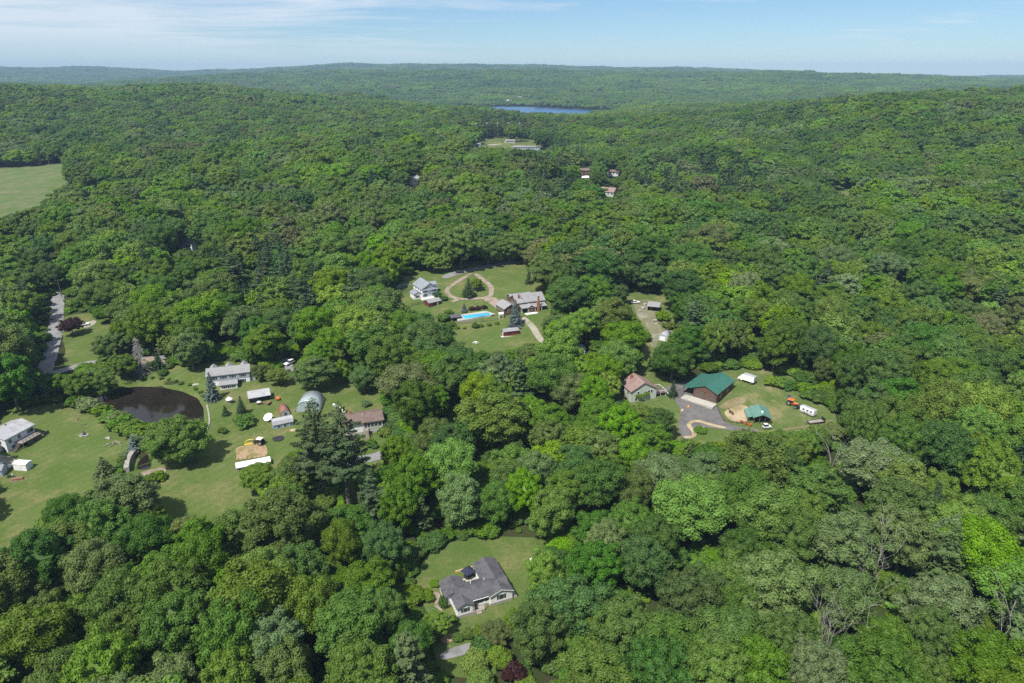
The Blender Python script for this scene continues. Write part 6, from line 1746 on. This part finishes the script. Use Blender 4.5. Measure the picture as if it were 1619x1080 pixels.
# the horse: one continuous skin over a skeleton
def horse(px, rz, label):
    J = [(0, 0, 1.25), (.45, 0, 1.27), (-.5, 0, 1.27), (-.78, 0, 1.24), (.78, 0, 1.32), (1.1, 0, 1.62), (1.32, 0, 1.86), (1.55, 0, 1.76), (1.8, 0, 1.55),
         (.62, .20, 1.0), (.64, .2, .62), (.60, .2, .12), (.66, .2, .03), (.62, -.20, 1.0), (.66, -.2, .62), (.72, -.2, .12), (.78, -.2, .03),
         (-.72, .22, 1.0), (-.58, .22, .78), (-.82, .22, .50), (-.78, .22, .12), (-.72, .22, .03), (-.72, -.22, 1.0), (-.62, -.22, .78), (-.9, -.22, .50), (-.9, -.22, .12), (-.84, -.22, .03),
         (-1.0, 0, 1.2), (-1.12, 0, .9), (-1.1, 0, .55), (1.33, .09, 2.0), (1.33, -.09, 2.0)]
    R = [.33, .34, .31, .28, .30, .18, .15, .12, .085, .15, .085, .06, .075, .15, .085, .06, .075, .19, .14, .085, .06, .075, .19, .14, .085, .06, .075, .07, .09, .04, .03, .03]
    E = [(0, 1), (0, 2), (2, 3), (1, 4), (4, 5), (5, 6), (6, 7), (7, 8), (1, 9), (9, 10), (10, 11), (11, 12), (1, 13), (13, 14), (14, 15), (15, 16), (3, 17), (17, 18), (18, 19), (19, 20), (20, 21), (3, 22), (22, 23), (23, 24), (24, 25), (25, 26), (3, 27), (27, 28), (28, 29), (6, 30), (6, 31)]
    me = bpy.data.meshes.new('horse'); me.from_pydata(J, E, []); me.materials.append(M['horse'])
    x, y = at(*px); o = obj('horse', me, None, (x, y, gz(x, y)+.25)); o.rotation_euler.z = rz
    md = o.modifiers.new('skin', 'SKIN'); md.use_smooth_shade = True
    for i, r in enumerate(R):
        me.skin_vertices[0].data[i].radius = (r, r)
        me.skin_vertices[0].data[i].use_root = (i == 0)
    sd = o.modifiers.new('smooth', 'SUBSURF'); sd.levels = 1; sd.render_levels = 2
    tag(o, label, 'horse'); return o
horse((1155.5, 656), 2.1, 'brown horse standing in the sandy paddock')

# ------------------------------------------------------------------ things on the west lawn
x_, y_ = at(133, 689)
T_ = thing('rock_bed', 'small rock bed with a dark stump on the west lawn', 'rock bed', (x_, y_, gz(x_, y_)+.14))
for k_ in range(7):
    a_ = k_*.9; rr_ = np.random.default_rng(k_); v_ = ICO_V*(1+rr_.normal(0, .15, (len(ICO_V), 1)))*np.array([.6, .45, .35])+np.array([1.25*math.cos(a_), .9*math.sin(a_), .1])
    obj('stone', mesh_np('stone', v_, None, ICO_F, [M['stone']]), T_)
MB().tube([(0, 0, 0), (.1, .1, 1.0), (-.2, 0, 1.7)], [.55, .45, .2], M['dark_wood'], 8).build('stump', T_)
x_, y_ = at(128, 676)
T_ = thing('leaning_post', 'leaning wooden post with a red bird house on the west lawn', 'post', (x_, y_, gz(x_, y_)))
MB().tube([(0, 0, -.2), (-.5, .3, 3.0)], .09, M['grey_wood'], 6).build('pole', T_); MB().box(-.78, -.25, .05, .55, 3.0, 3.5, M['rust']).build('bird_house', T_)
x_, y_ = at(178, 704)
T_ = thing('fallen_swing', 'collapsed timber swing frame lying on the west lawn', 'swing frame', (x_, y_, gz(x_, y_)+.2), .2)
for a_, b_ in (((-2.6, -1.0, .1), (.6, 1.2, .9)), ((-.4, -1.6, .1), (1.0, 1.4, .9)), ((.6, 1.4, .9), (3.2, -1.2, .1)), ((-2.4, .8, .1), (2.6, .2, .7))): MB().tube([a_, b_], .11, M['grey_wood'], 6).build('beam', T_)
x_, y_ = at(17, 756)
T_ = thing('motorcycle', 'dark motorcycle with a white fairing on the west lawn below the small white shed', 'motorcycle', (x_, y_, gz(x_, y_)+.15), .4)
for xx in (-.72, .75): wheel(T_, xx, 0, .33, .14)
MB().prism([(-.5, .4), (.4, .4), (.5, .85), (.2, 1.0), (-.2, .8), (-.8, .9), (-.8, .75)], -.16, .16, M['car_black'], 'y').build('frame', T_)
MB().prism([(.45, .8), (.85, .7), (.7, 1.2), (.5, 1.25)], -.2, .2, M['white_paint'], 'y').build('fairing', T_); MB().tube([(.45, -.38, 1.15), (.55, 0, 1.1), (.45, .38, 1.15)], .03, M['black'], 5).build('handlebar', T_); MB().box(-.75, -.1, -.14, .14, .82, .95, M['tyre']).build('seat', T_)
o_ = MB().box(-.5, .5, -1.6, 1.6, 0, .6, M['rust']).build('log_pile'); x_, y_ = at(28, 759); o_.location = (x_, y_, gz(x_, y_)+.1); o_.rotation_euler.z = 1.9; tag(o_, 'low reddish log pile on the bare patch below the small white shed', 'log pile')
drape('bare_ground', atl([(20, 757), (42, 752), (40, 758), (24, 764), (8, 764)]), M['gravel_pink'], 0.24, 1.5)

# utility poles and their wires
def pole(px, h, label):
    x, y = at(*px); T = thing('utility_pole', label, 'utility pole', (x, y, gz(x, y)), .3, 'utility poles')
    MB().tube([(0, 0, -1), (0, 0, h)], [.18, .12], M['bark'], 7).build('shaft', T)
    MB().box(-1.2, 1.2, -.06, .06, h-.9, h-.75, M['dark_wood']).build('crossarm', T)
    for k in (-1.0, 0, 1.0): MB().lathe([(.06, h-.75), (.08, h-.55)], M['white_paint'], 6, (k, 0)).build('insulator', T)
    return (x, y, gz(x, y)+h-.6)
Q = [pole((98, 470), 10, 'wooden utility pole farthest up the road at the left'), pole((97, 527), 10, 'wooden utility pole beside the purple-leaved tree'), pole((60, 592), 10, 'wooden utility pole at the road junction'), pole((196, 566), 9, 'wooden utility pole behind the feathery tree above the pond'), pole((255, 582), 9, 'wooden utility pole beside the dirt drive'), pole((330, 566), 9, 'wooden utility pole behind the white pond house')]
for i_, (a_, b_, l_) in enumerate([(0, 1, 'overhead wires along the upper road'), (1, 2, 'overhead wires at the road junction'), (1, 3, 'overhead wires crossing to the feathery tree'), (3, 4, 'overhead wires passing the dead spruce'), (4, 5, 'overhead wires towards the white pond house')]):
    A, B = Vector(Q[a_]), Vector(Q[b_]); T_ = thing('overhead_wire', l_, 'wire', A, 0, 'overhead wires')
    n_ = Vector((-(B-A).y, (B-A).x, 0)).normalized()
    for k_ in (-1, 0, 1):
        MB().tube([(B-A)*t+n_*k_*.9+Vector((0, 0, -3.2*t*(1-t))) for t in np.linspace(0, 1, 9)], .018, M['black'], 3, False).build('strand', T_)

# ------------------------------------------------------------------ buildings further off
def far_house(name, label, px, rz, L, D, ze, pitch, wall, roof, axis='x', dz=0.0, loc=None):
    x, y = loc or at(*px)
    T = Site.__new__(Site); T.rz = rz; T.L = L
    T.o = thing(name, label, 'house', (x, y, gz(x, y)+dz), rz)
    T.gable(-L/2, L/2, -D/2, D/2, ze, pitch, axis, wall, roof, .5, -3)
    for k in np.linspace(-L/2+1.6, L/2-1.6, max(2, int(L/3.2))): T.window(k, -D/2, ze*.6, 1.3, 1.4, 'F')
    return T
far_house('wood_house', 'house with a blue-grey roof deep in the wood above the road', (303, 392), -.5, 13, 9, 5, .6, M['white_siding'], M['blue_roof'])
far_house('wood_house', 'white house showing through the trees above the estate', (655, 291), 1.0, 9, 8, 5, .5, M['white_siding'], M['pale_roof'])
far_house('wood_house', 'tall dark brown house at the edge of the far conifers', (925, 279), .05, 11, 8, 6.5, .5, M['brown_siding'], M['brown_roof'])
far_house('wood_house', 'low white house just below the tall dark brown house', (924, 285), .1, 7, 6, 3, .4, M['white_siding'], M['white_roof'])
far_house('wood_house', 'small white house with a brown roof among the far conifers', (969, 278), .05, 10, 7, 4.5, .5, M['white_siding'], M['brown_roof'])
far_house('wood_house', 'house with a big salmon roof above the bright woods', (962, 309), -.5, 13, 10, 4.0, .6, M['sage_siding'], M['salmon_roof'])
S = far_house('school_building', 'long low grey school building beside the far sports field', (832, 236), .05, 38, 12, 3.6, .12, M['grey_siding'], M['grey_roof'])
far_house('school_building', 'small pale building at the left end of the far sports field', (754, 232), .05, 10, 7, 3.5, .3, M['sage_siding'], M['grey_roof'])
far_house('school_building', 'pale building behind the long grey school', (806, 226), .3, 14, 8, 3.5, .3, M['sage_siding'], M['grey_roof'])
for i_ in range(5):
    x_, y_ = at(753+i_*17, 221.5-i_*.8)
    T_ = thing('light_mast', '%s floodlight mast from the left at the far sports field' % ['first', 'second', 'third', 'fourth', 'fifth'][i_], 'light mast', (x_, y_, gz(x_, y_)), 0, 'floodlight masts')
    MB().tube([(0, 0, 0), (0, 0, 24)], [.22, .14], M['chrome'], 6).build('shaft', T_); MB().box(-1.4, 1.4, -.2, .2, 23.0, 24.2, M['pale_roof']).build('lamp_head', T_)
for i_, (px_, l_) in enumerate([((800, 161), 'white house on the far shore of the lake, leftmost'), ((808, 162), 'second white house on the far shore of the lake'), ((848, 164), 'white house standing apart on the far lake shore'), ((820, 158), 'pale house behind the lake shore')]):
    d_ = ray(*px_); t_ = 2640.0 if i_ < 3 else 2760.0
    far_house('lake_house', l_, None, .2*i_, 22, 14, 9, .5, M['white_siding'], M['grey_roof'] if i_ % 2 else M['white_roof'], loc=(d_[0]*t_, d_[1]*t_), dz=3)
for i_, (px_, t_, l_) in enumerate([((860, 122), 4300, 'white building near the mast on the far ridge'), ((886, 124), 4250, 'long pale building right of the mast on the far ridge'), ((610, 112), 4500, 'pale building on the far ridge left of the mast'), ((376, 126), 4300, 'long pale roof on the far hills at the left')]):
    d_ = ray(*px_); far_house('ridge_house', l_, None, .1, 24, 14, 18, .3, M['sage_siding'], M['pale_roof'], loc=(d_[0]*t_, d_[1]*t_), dz=0)
d_ = ray(856, 118); x_, y_ = d_[0]*4350, d_[1]*4350
T_ = thing('radio_mast', 'thin radio mast on the far ridge above the lake', 'mast', (x_, y_, gz(x_, y_)))
MB().tube([(0, 0, 0), (0, 0, 62)], [1.6, .8], M['pale_roof'], 6).build('shaft', T_); MB().box(-3, 3, -.4, .4, 50, 54, M['pale_roof']).build('antenna', T_)

# ------------------------------------------------------------------ the air between here and the far hills
m_, nt_, o_ = new_mat('haze')
pv_ = nt_.nodes.new('ShaderNodeVolumePrincipled')
pv_.inputs['Color'].default_value = (0.45, 0.67, 0.98, 1)
pv_.inputs['Density'].default_value = 0.000085
pv_.inputs['Anisotropy'].default_value = 0.0
nt_.links.new(pv_.outputs[0], o_.inputs['Volume'])
struct(MB().box(-11000, 11000, -1500, 11500, -40, 260, m_).build('haze'), 'stuff')
